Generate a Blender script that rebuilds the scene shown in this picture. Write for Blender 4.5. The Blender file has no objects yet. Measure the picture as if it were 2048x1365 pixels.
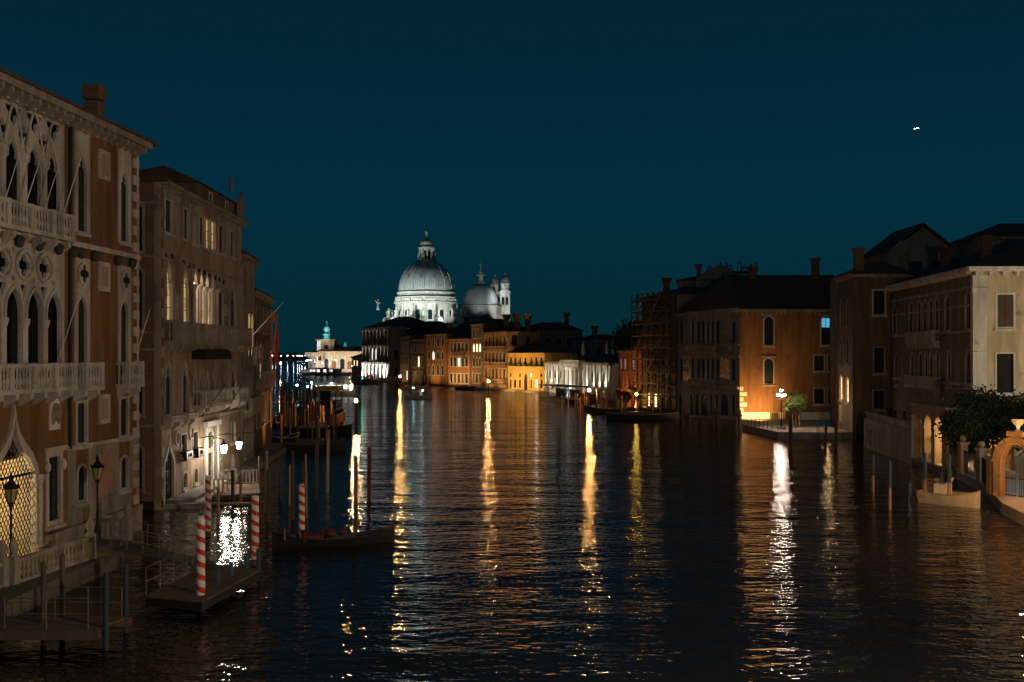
import bpy, math, random
from mathutils import Vector, Matrix
from mathutils.geometry import tessellate_polygon
random.seed(7)
R = math.radians
C = bpy.context.scene.collection
sc = bpy.context.scene

# ---------------------------------------------------------------- camera, sky, exposure
cam = bpy.data.cameras.new('camera'); camo = bpy.data.objects.new('camera', cam); C.objects.link(camo)
camo.location = (0, 0, 10); camo.rotation_euler = (R(90), 0, 0)
cam.sensor_width = 36; cam.lens = 36 * 2000 / 2048; cam.shift_y = 25.5 / 2048
cam.clip_start = .5; cam.clip_end = 9000
sc.camera = camo
sc.view_settings.view_transform = 'Standard'; sc.view_settings.look = 'None'
sc.view_settings.exposure = 0; sc.view_settings.gamma = 1
w = bpy.data.worlds.new('World'); sc.world = w; w.use_nodes = True
nt = w.node_tree; nt.nodes.clear()
wo = nt.nodes.new('ShaderNodeOutputWorld'); bg = nt.nodes.new('ShaderNodeBackground')
sky = nt.nodes.new('ShaderNodeTexSky'); sky.sky_type = 'NISHITA'; sky.sun_disc = False
sky.sun_elevation = R(-4); sky.sun_rotation = R(180); sky.air_density = 1; sky.ozone_density = 4; sky.dust_density = .3
# night: the twilight sky texture only colours faintly a deep teal night dome
geo = nt.nodes.new('ShaderNodeTexCoord'); sep = nt.nodes.new('ShaderNodeSeparateXYZ')
nt.links.new(geo.outputs['Generated'], sep.inputs[0])
ramp = nt.nodes.new('ShaderNodeValToRGB')
el = ramp.color_ramp.elements
el[0].position = 0; el[0].color = (.0012, .0185, .0260, 1)
el[1].position = 1; el[1].color = (.0010, .0120, .0205, 1)
e = el.new(.14); e.color = (.0007, .0212, .0365, 1)
e = el.new(.34); e.color = (.0009, .0150, .0285, 1)
nt.links.new(sep.outputs['Z'], ramp.inputs[0])
mix = nt.nodes.new('ShaderNodeMixRGB'); mix.blend_type = 'ADD'; mix.inputs[0].default_value = .02
nt.links.new(ramp.outputs[0], mix.inputs[1]); nt.links.new(sky.outputs[0], mix.inputs[2])
nt.links.new(mix.outputs[0], bg.inputs[0]); bg.inputs[1].default_value = 1.2
nt.links.new(bg.outputs[0], wo.inputs[0])
cy = sc.cycles
cy.use_denoising = True
cy.max_bounces = 5; cy.diffuse_bounces = 2; cy.glossy_bounces = 3; cy.transmission_bounces = 2
cy.sample_clamp_indirect = 6; cy.caustics_reflective = False; cy.caustics_refractive = False

def lamp(name, kind, loc, col, power, r=.15, aim=None, angle=60, blend=.4):
    l = bpy.data.lights.new(name, kind); l.color = col; l.energy = power; l.shadow_soft_size = r
    o = bpy.data.objects.new(name, l); C.objects.link(o); o.location = loc
    if aim is not None:
        o.rotation_euler = (Vector(aim) - Vector(loc)).to_track_quat('-Z', 'Y').to_euler()
    if kind == 'SPOT': l.spot_size = R(angle); l.spot_blend = blend
    return o

# ---------------------------------------------------------------- materials
MATS = {}
def mat(name, col, rough=.8, var=.3, scale=.6, bump=.25, bscale=9, spec=.3, metal=0, streak=True, pattern=None, peel=0):
    if name in MATS: return MATS[name]
    m = bpy.data.materials.new(name); m.use_nodes = True; n = m.node_tree; N = n.nodes; L = n.links
    b = N['Principled BSDF']; b.inputs['Roughness'].default_value = rough
    b.inputs['Specular IOR Level'].default_value = spec; b.inputs['Metallic'].default_value = metal
    g = N.new('ShaderNodeNewGeometry')
    mp = N.new('ShaderNodeMapping'); L.new(g.outputs['Position'], mp.inputs[0])
    if streak: mp.inputs['Scale'].default_value = (1, 1, .35)
    n1 = N.new('ShaderNodeTexNoise'); n1.inputs['Scale'].default_value = scale; n1.inputs['Detail'].default_value = 8
    n1.inputs['Roughness'].default_value = .65
    L.new(mp.outputs[0], n1.inputs['Vector'])
    n2 = N.new('ShaderNodeTexNoise'); n2.inputs['Scale'].default_value = bscale; n2.inputs['Detail'].default_value = 5
    L.new(g.outputs['Position'], n2.inputs['Vector'])
    r = N.new('ShaderNodeValToRGB'); e = r.color_ramp.elements
    e[0].position = .3; e[0].color = tuple(c * (1 - var) for c in col) + (1,)
    e[1].position = .7; e[1].color = tuple(min(1, c * (1 + var)) for c in col) + (1,)
    ma = N.new('ShaderNodeMath'); ma.operation = 'MULTIPLY_ADD'; ma.inputs[1].default_value = .3
    L.new(n2.outputs[0], ma.inputs[0]); 
    ms = N.new('ShaderNodeMath'); ms.operation = 'MULTIPLY'; ms.inputs[1].default_value = .7
    L.new(n1.outputs[0], ms.inputs[0]); L.new(ms.outputs[0], ma.inputs[2]); L.new(ma.outputs[0], r.inputs[0])
    src = r.outputs[0]; hsrc = n2.outputs[0]
    if pattern == 'brick':
        tc = N.new('ShaderNodeTexCoord'); sx = N.new('ShaderNodeSeparateXYZ'); cx = N.new('ShaderNodeCombineXYZ')
        L.new(tc.outputs['Object'], sx.inputs[0]); L.new(sx.outputs[0], cx.inputs[0]); L.new(sx.outputs[2], cx.inputs[1])
        br = N.new('ShaderNodeTexBrick'); L.new(cx.outputs[0], br.inputs['Vector'])
        br.inputs['Scale'].default_value = 1; br.inputs['Brick Width'].default_value = .28; br.inputs['Row Height'].default_value = .085
        br.inputs['Mortar Size'].default_value = .012; br.inputs['Color1'].default_value = (1, 1, 1, 1)
        br.inputs['Color2'].default_value = (.72, .68, .66, 1); br.inputs['Mortar'].default_value = (.55, .55, .52, 1)
        mm = N.new('ShaderNodeMixRGB'); mm.blend_type = 'MULTIPLY'; mm.inputs[0].default_value = 1
        L.new(src, mm.inputs[1]); L.new(br.outputs[0], mm.inputs[2]); src = mm.outputs[0]; hsrc = br.outputs['Fac']
    if pattern == 'tile':
        tc = N.new('ShaderNodeTexCoord'); wv = N.new('ShaderNodeTexWave'); wv.inputs['Scale'].default_value = 1.3
        wv.inputs['Distortion'].default_value = 1.2; L.new(tc.outputs['Object'], wv.inputs['Vector']); hsrc = wv.outputs[0]
    if pattern == 'seam':   # standing seams of lead sheets round a dome
        tc = N.new('ShaderNodeTexCoord'); gr = N.new('ShaderNodeTexGradient'); gr.gradient_type = 'RADIAL'
        L.new(tc.outputs['Object'], gr.inputs[0])
        k = N.new('ShaderNodeMath'); k.operation = 'MULTIPLY'; k.inputs[1].default_value = 96
        f = N.new('ShaderNodeMath'); f.operation = 'FRACT'; t = N.new('ShaderNodeMath'); t.operation = 'GREATER_THAN'; t.inputs[1].default_value = .3
        L.new(gr.outputs[1], k.inputs[0]); L.new(k.outputs[0], f.inputs[0]); L.new(f.outputs[0], t.inputs[0])
        mm = N.new('ShaderNodeMixRGB'); mm.blend_type = 'MULTIPLY'; mm.inputs[2].default_value = (.5, .52, .52, 1)
        iv = N.new('ShaderNodeMath'); iv.operation = 'SUBTRACT'; iv.inputs[0].default_value = 1; L.new(t.outputs[0], iv.inputs[1])
        L.new(iv.outputs[0], mm.inputs[0]); L.new(src, mm.inputs[1]); src = mm.outputs[0]; hsrc = t.outputs[0]
    if pattern == 'stripe':  # red and white spiral paint
        tc = N.new('ShaderNodeTexCoord'); gr = N.new('ShaderNodeTexGradient'); gr.gradient_type = 'RADIAL'
        L.new(tc.outputs['Object'], gr.inputs[0]); sx = N.new('ShaderNodeSeparateXYZ'); L.new(tc.outputs['Object'], sx.inputs[0])
        k = N.new('ShaderNodeMath'); k.operation = 'MULTIPLY_ADD'; k.inputs[1].default_value = 2.05
        L.new(sx.outputs[2], k.inputs[0]); L.new(gr.outputs[1], k.inputs[2])
        f = N.new('ShaderNodeMath'); f.operation = 'FRACT'; t = N.new('ShaderNodeMath'); t.operation = 'GREATER_THAN'; t.inputs[1].default_value = .55
        L.new(k.outputs[0], f.inputs[0]); L.new(f.outputs[0], t.inputs[0])
        mm = N.new('ShaderNodeMixRGB'); L.new(t.outputs[0], mm.inputs[0]); L.new(src, mm.inputs[1]); mm.inputs[2].default_value = (.42, .03, .02, 1)
        src = mm.outputs[0]
    if pattern == 'mosaic':
        vo = N.new('ShaderNodeTexVoronoi'); vo.inputs['Scale'].default_value = 2.2; L.new(g.outputs['Position'], vo.inputs['Vector'])
        r2 = N.new('ShaderNodeValToRGB'); q = r2.color_ramp.elements
        q[0].color = (.16, .1, .03, 1); q[1].color = (.5, .34, .1, 1)
        for p_, c_ in ((.35, (.1, .05, .03, 1)), (.55, (.42, .3, .2, 1)), (.75, (.25, .06, .03, 1))):
            z_ = q.new(p_); z_.color = c_
        L.new(vo.outputs['Color'], r2.inputs[0]); src = r2.outputs[0]
    if peel:
        pn = N.new('ShaderNodeTexNoise'); pn.inputs['Scale'].default_value = .33; pn.inputs['Detail'].default_value = 7; pn.inputs['Roughness'].default_value = .6
        L.new(g.outputs['Position'], pn.inputs['Vector'])
        pr = N.new('ShaderNodeValToRGB'); pr.color_ramp.elements[0].position = 1-.42*peel-.0; pr.color_ramp.elements[1].position = 1-.42*peel+.035
        L.new(pn.outputs[0], pr.inputs[0])
        mm = N.new('ShaderNodeMixRGB'); mm.inputs[2].default_value = tuple(.45*c+.55*q for c, q in zip(col, (.14,.085,.055)))+(1,)
        L.new(pr.outputs[0], mm.inputs[0]); L.new(src, mm.inputs[1]); src = mm.outputs[0]
        m3 = N.new('ShaderNodeMapping'); m3.inputs['Scale'].default_value = (1.1, 1.1, .16); L.new(g.outputs['Position'], m3.inputs[0])
        sn = N.new('ShaderNodeTexNoise'); sn.inputs['Scale'].default_value = 1.3; sn.inputs['Detail'].default_value = 5; L.new(m3.outputs[0], sn.inputs['Vector'])
        sr = N.new('ShaderNodeValToRGB'); sr.color_ramp.elements[0].position = .36; sr.color_ramp.elements[0].color = (.70,.68,.65,1); sr.color_ramp.elements[1].position = .58
        L.new(sn.outputs[0], sr.inputs[0]); mq = N.new('ShaderNodeMixRGB'); mq.blend_type = 'MULTIPLY'; mq.inputs[0].default_value = 1
        L.new(src, mq.inputs[1]); L.new(sr.outputs[0], mq.inputs[2]); src = mq.outputs[0]
    L.new(src, b.inputs['Base Color'])
    bp = N.new('ShaderNodeBump'); bp.inputs['Strength'].default_value = bump; bp.inputs['Distance'].default_value = .04
    L.new(hsrc, bp.inputs['Height']); L.new(bp.outputs[0], b.inputs['Normal'])
    MATS[name] = m; return m

def glow(name, col, strength, base=(.6, .6, .55), var=0):
    if name in MATS: return MATS[name]
    m = bpy.data.materials.new(name); m.use_nodes = True; N = m.node_tree.nodes; b = N['Principled BSDF']
    b.inputs['Base Color'].default_value = (*base, 1); b.inputs['Emission Color'].default_value = (*col, 1)
    b.inputs['Emission Strength'].default_value = strength
    if var:
        g = N.new('ShaderNodeNewGeometry'); n1 = N.new('ShaderNodeTexNoise'); n1.inputs['Scale'].default_value = 1.1
        n1.inputs['Detail'].default_value = 3
        ml = N.new('ShaderNodeMapRange'); ml.inputs['From Min'].default_value = .3; ml.inputs['From Max'].default_value = .7
        ml.inputs['To Min'].default_value = strength * (1 - var); ml.inputs['To Max'].default_value = strength * (1 + var)
        m.node_tree.links.new(g.outputs['Position'], n1.inputs['Vector']); m.node_tree.links.new(n1.outputs[0], ml.inputs[0])
        m.node_tree.links.new(ml.outputs[0], b.inputs['Emission Strength'])
    MATS[name] = m; return m

stone = mat('istrian_stone', (.42, .38, .33), .8, .42, .8, .3, 8, peel=0.8)
stone_dk = mat('weathered_stone', (.26, .22, .17), .8, .35, 1.0, .35, 8, peel=0.85)
boss_dk = mat('dark_boss_stone', (.05,.045,.04), .9, .4, 2, .4, 8)  # darker stone tone for the carved bosses
white_stone = mat('white_stone', (.62, .60, .54), .7, .18, .5, .25, 6, peel=0.8)
brown = mat('brown_stucco', (.17, .086, .037), .9, .45, .6, .3, 12, peel=0.9)
rose = mat('rose_marble', (.33, .19, .13), .6, .3, 2.2, .15, 12)
barbaro = mat('tan_weathered_plaster', (.33, .245, .17), .9, .38, .6, .4, 10, peel=1.05)
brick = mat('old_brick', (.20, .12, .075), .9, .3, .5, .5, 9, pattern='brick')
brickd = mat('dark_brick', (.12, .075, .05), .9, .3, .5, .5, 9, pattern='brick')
ochre = mat('orange_stucco', (.22, .105, .045), .9, .3, .35, .3, 8, peel=0.98)
yellow = mat('yellow_stucco', (.60, .38, .10), .85, .14, .4, .2, 8, peel=0.85)
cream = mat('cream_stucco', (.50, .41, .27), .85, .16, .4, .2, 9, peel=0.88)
redst = mat('red_stucco', (.40, .12, .05), .85, .2, .5, .2, 8, peel=0.95)
tanst = mat('tan_stucco', (.30, .19, .10), .85, .28, .5, .3, 8, peel=1)
algae = mat('dark_algae', (.016,.018,.012), .6, .4, 2, .4, 10)
dimst = mat('dark_shaded_stucco', (.13,.10,.072), .9, .35, .5, .3, 8, peel=1)  # toned-down cream; puts weak light into the colour of canal walls
brownst = mat('dull_brown_stucco', (.15, .095, .05), .9, .32, .5, .3, 8, peel=0.95)
grey_pl = mat('grey_plaster', (.22, .20, .17), .9, .3, .5, .3, 8, peel=1)
tile = mat('dark_roof_tiles', (.085, .05, .035), .9, .35, 1.0, .8, 6, streak=False, pattern='tile')
tile_red = mat('terracotta_roof_tiles', (.34, .15, .09), .9, .25, 1.0, .8, 6, streak=False, pattern='tile')
lead = mat('lead_dome_sheets', (.46, .50, .49), .6, .3, .25, .5, 3, pattern='seam')
lead_dk = mat('dark_lead', (.16, .17, .17), .6, .3, .4, .3, 3)
glass = mat('dark_window_glass', (.014, .024, .031), .12, .2, 1, .06, 1.5, spec=.5)
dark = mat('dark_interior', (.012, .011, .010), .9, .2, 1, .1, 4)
iron = mat('black_iron', (.018, .018, .018), .5, .3, 3, .2, 20, metal=.4)
wood = mat('weathered_timber', (.075, .05, .032), .85, .35, 1.5, .5, 14)
woodlt = mat('pale_timber', (.26, .18, .11), .85, .3, 1.5, .5, 14)
woodbl = mat('blue_painted_timber', (.022, .055, .085), .7, .3, 1.5, .3, 14)
stripe = mat('red_white_spiral_paint', (.55, .52, .45), .6, .2, 2, .2, 14, pattern='stripe')
mosaic = mat('gold_mosaic', (.3, .2, .1), .4, .2, 1, .2, 8, pattern='mosaic')
dkpave = mat('dark_stone_paving', (.10,.085,.06), .8, .3, .8, .4, 5, streak=False)  # darker stone tone for the terrace
pave = mat('grey_paving', (.24, .21, .17), .85, .25, .8, .4, 5, streak=False)
soil = mat('garden_soil', (.06, .05, .03), .95, .3, .8, .4, 5, streak=False)
leafm = mat('leaf_green', (.10, .15, .03), .6, .5, 2.5, .1, 8, streak=False)
leafdk = mat('leaf_dark', (.03, .05, .02), .7, .4, 2.5, .1, 8, streak=False)
leafpale = mat('leaf_silver', (.12, .14, .10), .6, .4, 2.5, .1, 8, streak=False)
bark = mat('bark', (.09, .065, .04), .9, .3, 3, .5, 12)
boatw = mat('white_boat_paint', (.55, .50, .42), .4, .12, 1, .1, 8)
boatdk = mat('dark_boat_paint', (.014, .014, .016), .5, .2, 1, .1, 8, spec=.3)
boatbl = mat('blue_tarpaulin', (.018, .045, .075), .7, .3, 2, .3, 6)
tarp = mat('pale_tarpaulin', (.26, .24, .18), .8, .15, 2, .3, 5)
boatwood = mat('varnished_wood', (.20, .095, .035), .45, .25, 2, .2, 10)
redcl = mat('red_cloth', (.30, .035, .02), .85, .3, 2, .2, 12)
teal_m = mat('green_bronze', (.22, .42, .40), .55, .25, 1, .2, 6)
poolyel = mat('yellow_signband', (.62, .44, .06), .6, .08, 1, .1, 6)
lit_warm = glow('warm_lit_curtain', (1, .72, .44), 2.5, (.5, .4, .25), .45)
lit_dim = glow('dim_lit_curtain', (1, .66, .28), .4, (.4, .32, .2), .5)
lit_gold = glow('gold_lit_window', (1,.66,.28), 2.2, var=.4)
lit_white = glow('bright_lit_window', (1, .93, .85), 1.6, var=.25)
hall_glow = glow('glowing_hall_wall', (1, .74, .30), 3.6, (.7, .55, .3), .35)
lit_cyan = glow('cyan_lit_window', (.10, .62, .95), .55, var=.3)
lit_blue = glow('blue_white_lit_window', (.62, .75, 1), .9, var=.3)
G_OR = glow('sodium_globe', (1, .45, .14), 1500)
G_YE = glow('yellow_globe', (1, .66, .10), 110)
G_WH = glow('white_globe', (.95, .95, 1), 260)
G_WW = glow('warm_white_globe', (1, .76, .60), 240)
G_CY = glow('cyan_globe', (.35, .85, 1), 110)
G_FAR = glow('far_white_globe', (.85, .92, 1), 36)
G_RED = glow('red_globe', (1, .12, .06), 14)
G_GRN = glow('green_globe', (.05, 1, .55), 8)

# ---------------------------------------------------------------- mesh tools
class MB:
    def __init__(s): s.v = []; s.f = []
    def add(s, vs, fs):
        k = len(s.v); s.v += [tuple(v) for v in vs]; s.f += [tuple(i + k for i in f) for f in fs]; return s
    def box(s, x0, x1, y0, y1, z0, z1):
        return s.add([(x0,y0,z0),(x1,y0,z0),(x1,y1,z0),(x0,y1,z0),(x0,y0,z1),(x1,y0,z1),(x1,y1,z1),(x0,y1,z1)],
                     [(0,3,2,1),(4,5,6,7),(0,1,5,4),(1,2,6,5),(2,3,7,6),(3,0,4,7)])
    def cyl(s, p, q, r0, r1=None, n=8):
        r1 = r0 if r1 is None else r1; p = Vector(p); q = Vector(q); d = (q - p).normalized()
        a = d.orthogonal().normalized() if abs(d.z) < .999 else Vector((1, 0, 0)); b = d.cross(a)
        vs = []
        for c, r in ((p, r0), (q, r1)):
            vs += [c + (a * math.cos(2*math.pi*i/n) + b * math.sin(2*math.pi*i/n)) * r for i in range(n)]
        return s.add(vs, [(i, (i+1)%n, n+(i+1)%n, n+i) for i in range(n)] + [tuple(range(n))[::-1], tuple(range(n, 2*n))])
    def tube(s, pts, r, n=6):
        for a, b in zip(pts, pts[1:]): s.cyl(a, b, r, r, n)
        return s
    def lathe(s, prof, n=16, cx=0, cy=0, rot=0, sx=1, sy=1):
        vs = []; k = len(prof)
        for i in range(n):
            a = 2*math.pi*i/n + rot
            vs += [(cx + r*math.cos(a)*sx, cy + r*math.sin(a)*sy, z) for r, z in prof]
        fs = [(i*k+j, ((i+1)%n)*k+j, ((i+1)%n)*k+j+1, i*k+j+1) for i in range(n) for j in range(k-1)]
        if prof[0][0] > .01: fs.append(tuple(i*k for i in range(n))[::-1])
        if prof[-1][0] > .01: fs.append(tuple(i*k+k-1 for i in range(n)))
        return s.add(vs, fs)
    def ball(s, c, r, n=10, m=6, sz=1):
        return s.lathe([(r*math.sin(math.pi*j/m) if 0 < j < m else .0, c[2] - r*sz*math.cos(math.pi*j/m)) for j in range(m+1)], n, c[0], c[1])
    def panel(s, outer, holes, y0, y1):
        loops = [outer] + list(holes); flat = [p for l in loops for p in l]
        tri = tessellate_polygon([[Vector((p[0], p[1], 0)) for p in l] for l in loops])
        n = len(flat)
        vs = [(x, y0, z) for x, z in flat] + [(x, y1, z) for x, z in flat]
        fs = []
        for t in tri:
            a, b, c = (flat[i] for i in t)
            if (b[0]-a[0])*(c[1]-a[1]) - (b[1]-a[1])*(c[0]-a[0]) < 0: t = (t[0], t[2], t[1])
            fs.append(tuple(t)); fs.append((t[2]+n, t[1]+n, t[0]+n))
        k = 0
        for l in loops:
            m = len(l)
            for i in range(m): fs.append((k+i, k+(i+1)%m, n+k+(i+1)%m, n+k+i))
            k += m
        return s.add(vs, fs)
    def mesh(s, name, m, smooth=False):
        me = bpy.data.meshes.new(name); me.from_pydata(s.v, [], s.f)
        if m: me.materials.append(m)
        if smooth:
            me.polygons.foreach_set('use_smooth', [True]*len(me.polygons))
            me.set_sharp_from_angle(angle=R(40))
        return me

CACHE = {}
def cached(key, fn):
    if key not in CACHE: CACHE[key] = fn()
    return CACHE[key]
def put(name, me, parent=None, M=None, **props):
    o = bpy.data.objects.new(name, me); C.objects.link(o)
    if parent is not None: o.parent = parent
    if M is not None: o.matrix_basis = M
    for k, v in props.items(): o[k] = v
    return o
def T(x, y, z): return Matrix.Translation((x, y, z))
def thing(name, label, cat, loc=(0, 0, 0), rz=0, group=None):
    o = bpy.data.objects.new(name, None); C.objects.link(o); o.empty_display_size = .3
    o.matrix_basis = T(*loc) @ Matrix.Rotation(rz, 4, 'Z'); o['label'] = label; o['category'] = cat
    if group: o['group'] = group
    return o
def structure(name, me): return put(name, me, kind='structure')
def part(name, mb, m, parent, smooth=False, M=None): return put(name, mb.mesh(name, m, smooth), parent, M)
def dup(root, loc, rz, label=None, group=None):
    def cp(o, par):
        c = o.copy(); C.objects.link(c)
        if par is not None: c.parent = par
        for ch in o.children: cp(ch, c)
        return c
    r = cp(root, None); r.matrix_basis = T(*loc) @ Matrix.Rotation(rz, 4, 'Z')
    if label: r['label'] = label
    if group: r['group'] = group
    return r
# the picture's own geometry, used to read real positions off the photograph
def gp(px, py, z=0):
    Y = 2000*(10-z)/(py-708); return ((px-1024)/2000*Y, Y)
def hz(py, Y): return 10 + (708-py)*Y/2000

ARCH = {
 'round': [(-math.cos(a*math.pi/12), math.sin(a*math.pi/12)) for a in range(7)],
 'pointed': [(-1,0),(-.96,.38),(-.84,.75),(-.64,1.08),(-.36,1.38),(0,1.62)],
 'ogee': [(-1,0),(-.98,.3),(-.88,.6),(-.68,.88),(-.42,1.1),(-.2,1.34),(-.08,1.62),(0,2.0)],
 'trefoil': [(-1,0),(-.97,.22),(-.82,.42),(-.55,.48),(-.62,.68),(-.66,.95),(-.55,1.25),(-.3,1.55),(-.1,1.85),(0,2.15)],
}
def profile(kind, wd, h, o=0):
    # closed outline of an opening, lower-left corner at (0,0), grown outwards by o
    if kind == 'rect': return [(-o,-o),(-o,h+o),(wd+o,h+o),(wd+o,-o)]
    a = ARCH[kind]; hw = wd/2 + o; rise = min(a[-1][1]*wd/2, h*.7); k = rise/a[-1][1]; zs = h - rise
    k2 = k*(hw/(wd/2)) if o else k
    left = [(wd/2 + x*hw, zs + y*k2) for x, y in a]
    right = [(wd - x, z) for x, z in left[::-1][1:]]
    return [(-o,-o)] + left + right + [(wd+o,-o)]
def quatre(cx, cz, r, n=32):
    return [(cx + r*(.55+.45*abs(math.cos(2*t)))*math.cos(t), cz + r*(.55+.45*abs(math.cos(2*t)))*math.sin(t)) for t in (2*math.pi*i/n for i in range(n))]
def circ(cx, cz, r, n=24): return [(cx + r*math.cos(2*math.pi*i/n), cz + r*math.sin(2*math.pi*i/n)) for i in range(n)]

class Fac:
    """one wall of a building: local x runs along it, -y points outwards, z up"""
    def __init__(s, A, B, z0, z1, wallm, root=None, name='palace', label='', cat='palace', depth=12, th=.45, group=None):
        s.A = Vector(A); s.B = Vector(B); s.d = (s.B - s.A); s.L = s.d.length; s.d.normalize()
        ang = math.atan2(s.d.y, s.d.x); s.z0 = z0; s.z1 = z1; s.wm = wallm; s.depth = depth; s.th = th; s.holes = []
        W = T(A[0], A[1], 0) @ Matrix.Rotation(ang, 4, 'Z')
        if root is None:
            s.root = thing(name, label, cat, (A[0], A[1], 0), ang, group); s.W0 = W; s.M = Matrix.Identity(4)
            s.root['_w'] = 0; ROOTW[s.root.name] = W
        else:
            s.root = root; s.M = ROOTW[root.name].inverted() @ W
    def u(s, px):
        a = (px-1024)/2000; return (a*s.A.y - s.A.x)/(s.d.x - a*s.d.y)
    def z(s, px, py):
        return hz(py, s.A.y + s.u(px)*s.d.y)
    def put(s, name, me, u=0, y=0, z=0, parent=None, **k):
        if parent is None: return put(name, me, s.root, s.M @ T(u, y, z), **k)
        return put(name, me, parent, T(u, y, z), **k)
    def box(s, name, u0, u1, y0, y1, z0, z1, m, parent=None):
        me = cached(('box', round(u1-u0,2), round(y1-y0,2), round(z1-z0,2), m.name), lambda: MB().box(0,u1-u0,0,y1-y0,0,z1-z0).mesh(name, m))
        return s.put(name, me, u0, y0, z0, parent)
    def win(s, u0, u1, z0, z1, kind='rect', fw=.14, lit=None, m=stone, sill=True, bars=True, cut=True, dep=.15, pan=None, shut=False, name='window'):
        wd = round(u1-u0, 2); h = round(z1-z0, 2)
        if cut: s.holes.append([(u0+x, z0+z) for x, z in profile(kind, wd, h, .03)])
        if pan:   # rectangular stone field round an arched opening: (left, right, top) margins
            outer = [(-pan[0],-fw),(-pan[0],h+pan[2]),(wd+pan[1],h+pan[2]),(wd+pan[1],-fw)]; key = tuple(pan)
        else: outer = profile(kind, wd, h, fw); key = 0
        me = cached(('fr', kind, wd, h, fw, key, m.name), lambda: MB().panel(outer, [profile(kind, wd, h)], -.06, .09).mesh(name, m))
        o = s.put(name, me, u0, 0, z0)
        pm = lit or glass
        me = cached(('pn', kind, wd, h, pm.name, dep), lambda: MB().panel(profile(kind, wd, h, .06), [], dep, dep+.03).mesh('pane', pm))
        s.put('pane', me, 0, 0, 0, o)
        if sill:
            me = cached(('sl', wd, fw, m.name), lambda: MB().box(-fw-.08, wd+fw+.08, -.2, .1, -fw-.16, -fw-.002).mesh('sill', m))
            s.put('sill', me, 0, 0, 0, o)
        if bars:
            def mk():
                b = MB().box(wd/2-.03, wd/2+.03, dep-.05, dep-.005, .0, h*(.98 if kind == 'rect' else .8))
                k = max(1, int(h/1.0))
                for i in range(1, k+1):
                    zz = h*i/(k+1)*.9; b.box(.0, wd/2-.032, dep-.05, dep-.005, zz-.02, zz+.02); b.box(wd/2+.032, wd, dep-.05, dep-.005, zz-.02, zz+.02)
                return b.mesh('glazing_bars', iron)
            s.put('glazing_bars', cached(('gb', wd, h, kind), mk), 0, 0, 0, o)
        if shut:
            me = cached(('sh', wd, h, shut.name), lambda: MB().box(.02, wd/2-.02, .02, .07, .02, h-.02).mesh('shutter', shut))
            s.put('shutter', me, 0, 0, 0, o); s.put('shutter', me, wd/2, 0, 0, o)
        return o
    def wpx(s, x0, x1, y0, y1, kind='rect', **k):
        c = (x0+x1)/2; return s.win(s.u(x0), s.u(x1), s.z(c, y1), s.z(c, y0), kind, **k)
    def row(s, n, z0, z1, wd, kind='rect', m0=.9, lit=(), litm=None, **k):
        for i in range(n):
            c = m0 + (s.L - 2*m0)*(i + .5)/n
            s.win(c-wd/2, c+wd/2, z0, z1, kind, lit=(litm or lit_warm) if i in lit else None, **(dict(k, shut=wood) if kind == 'rect' and i not in lit and random.random() < .35 else k))
    def wall(s, name='wall', m=None):
        o = s.put(name, MB().panel([(0,s.z0),(0,s.z1),(s.L,s.z1),(s.L,s.z0)], s.holes, 0, s.th).mesh(name, m or s.wm))
        if s.z0 <= -.3 and s.L > 3: s.box('tide_stain', .01, s.L-.01, -.012, -.002, s.z0, .55, algae)
        return o
    def shell(s, m=None):   # the three other walls
        m = m or s.wm; d = s.depth; t = s.th
        s.put('side_wall', MB().box(0, t, t, d, s.z0, s.z1).mesh('side_wall', m))
        s.put('side_wall', MB().box(s.L-t, s.L, t, d, s.z0, s.z1).mesh('side_wall', m))
        s.put('rear_wall', MB().box(t, s.L-t, d-t, d, s.z0, s.z1).mesh('rear_wall', m))
    def roof(s, h=2.2, ov=.5, m=None, z=None, gable=False):
        z = s.z1 if z is None else z; L = s.L; d = s.depth; k = min(L, d)/2
        a, b = (-ov, L+ov); c, e = (-ov, d+ov)
        i0, i1 = (0, 0) if gable else (k, k)
        if L >= d: r0 = (a + (0 if gable else d/2), d/2, z+.15+h); r1 = (b - (0 if gable else d/2), d/2, z+.15+h); fs = [(4,5,9,8),(6,7,8,9),(5,6,9),(7,4,8)]
        else: r0 = (L/2, c + (0 if gable else L/2), z+.15+h); r1 = (L/2, e - (0 if gable else L/2), z+.15+h); fs = [(5,6,9,8),(7,4,8,9),(4,5,8),(6,7,9)]
        vs = [(a,c,z),(b,c,z),(b,e,z),(a,e,z),(a,c,z+.15),(b,c,z+.15),(b,e,z+.15),(a,e,z+.15), r0, r1]
        mb = MB().add(vs, [(3,2,1,0),(0,1,5,4),(1,2,6,5),(2,3,7,6),(3,0,4,7)] + fs)
        s.rf = s.put('roof', mb.mesh('roof', m or tile)); return s.rf
    def cornice(s, z, h=.5, proj=.45, m=stone, br=.8, ext=.0, bm=None):
        o = s.box('cornice', -ext, s.L+ext, -proj, 0, z-h*.45, z-.004, m)
        if br:
            n = max(2, int(s.L/br)); me = cached(('br', round(h,2), round(proj,2), (bm or m).name), lambda: MB().add(
                [(0,0,0),(.22,0,0),(.22,-proj*.85,.3*h),(0,-proj*.85,.3*h),(0,0,.55*h),(.22,0,.55*h),(.22,-proj*.85,.55*h),(0,-proj*.85,.55*h)],
                [(0,1,2,3),(4,7,6,5),(0,4,5,1),(1,5,6,2),(2,6,7,3),(3,7,4,0)]).mesh('bracket', bm or m))
            for i in range(n): s.put('bracket', me, s.L*(i+.5)/n - .11, 0, z-h-.002, o) if False else put('bracket', me, s.root, s.M @ T(s.L*(i+.5)/n-.11, 0, z-h-.004))
        return o
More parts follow.
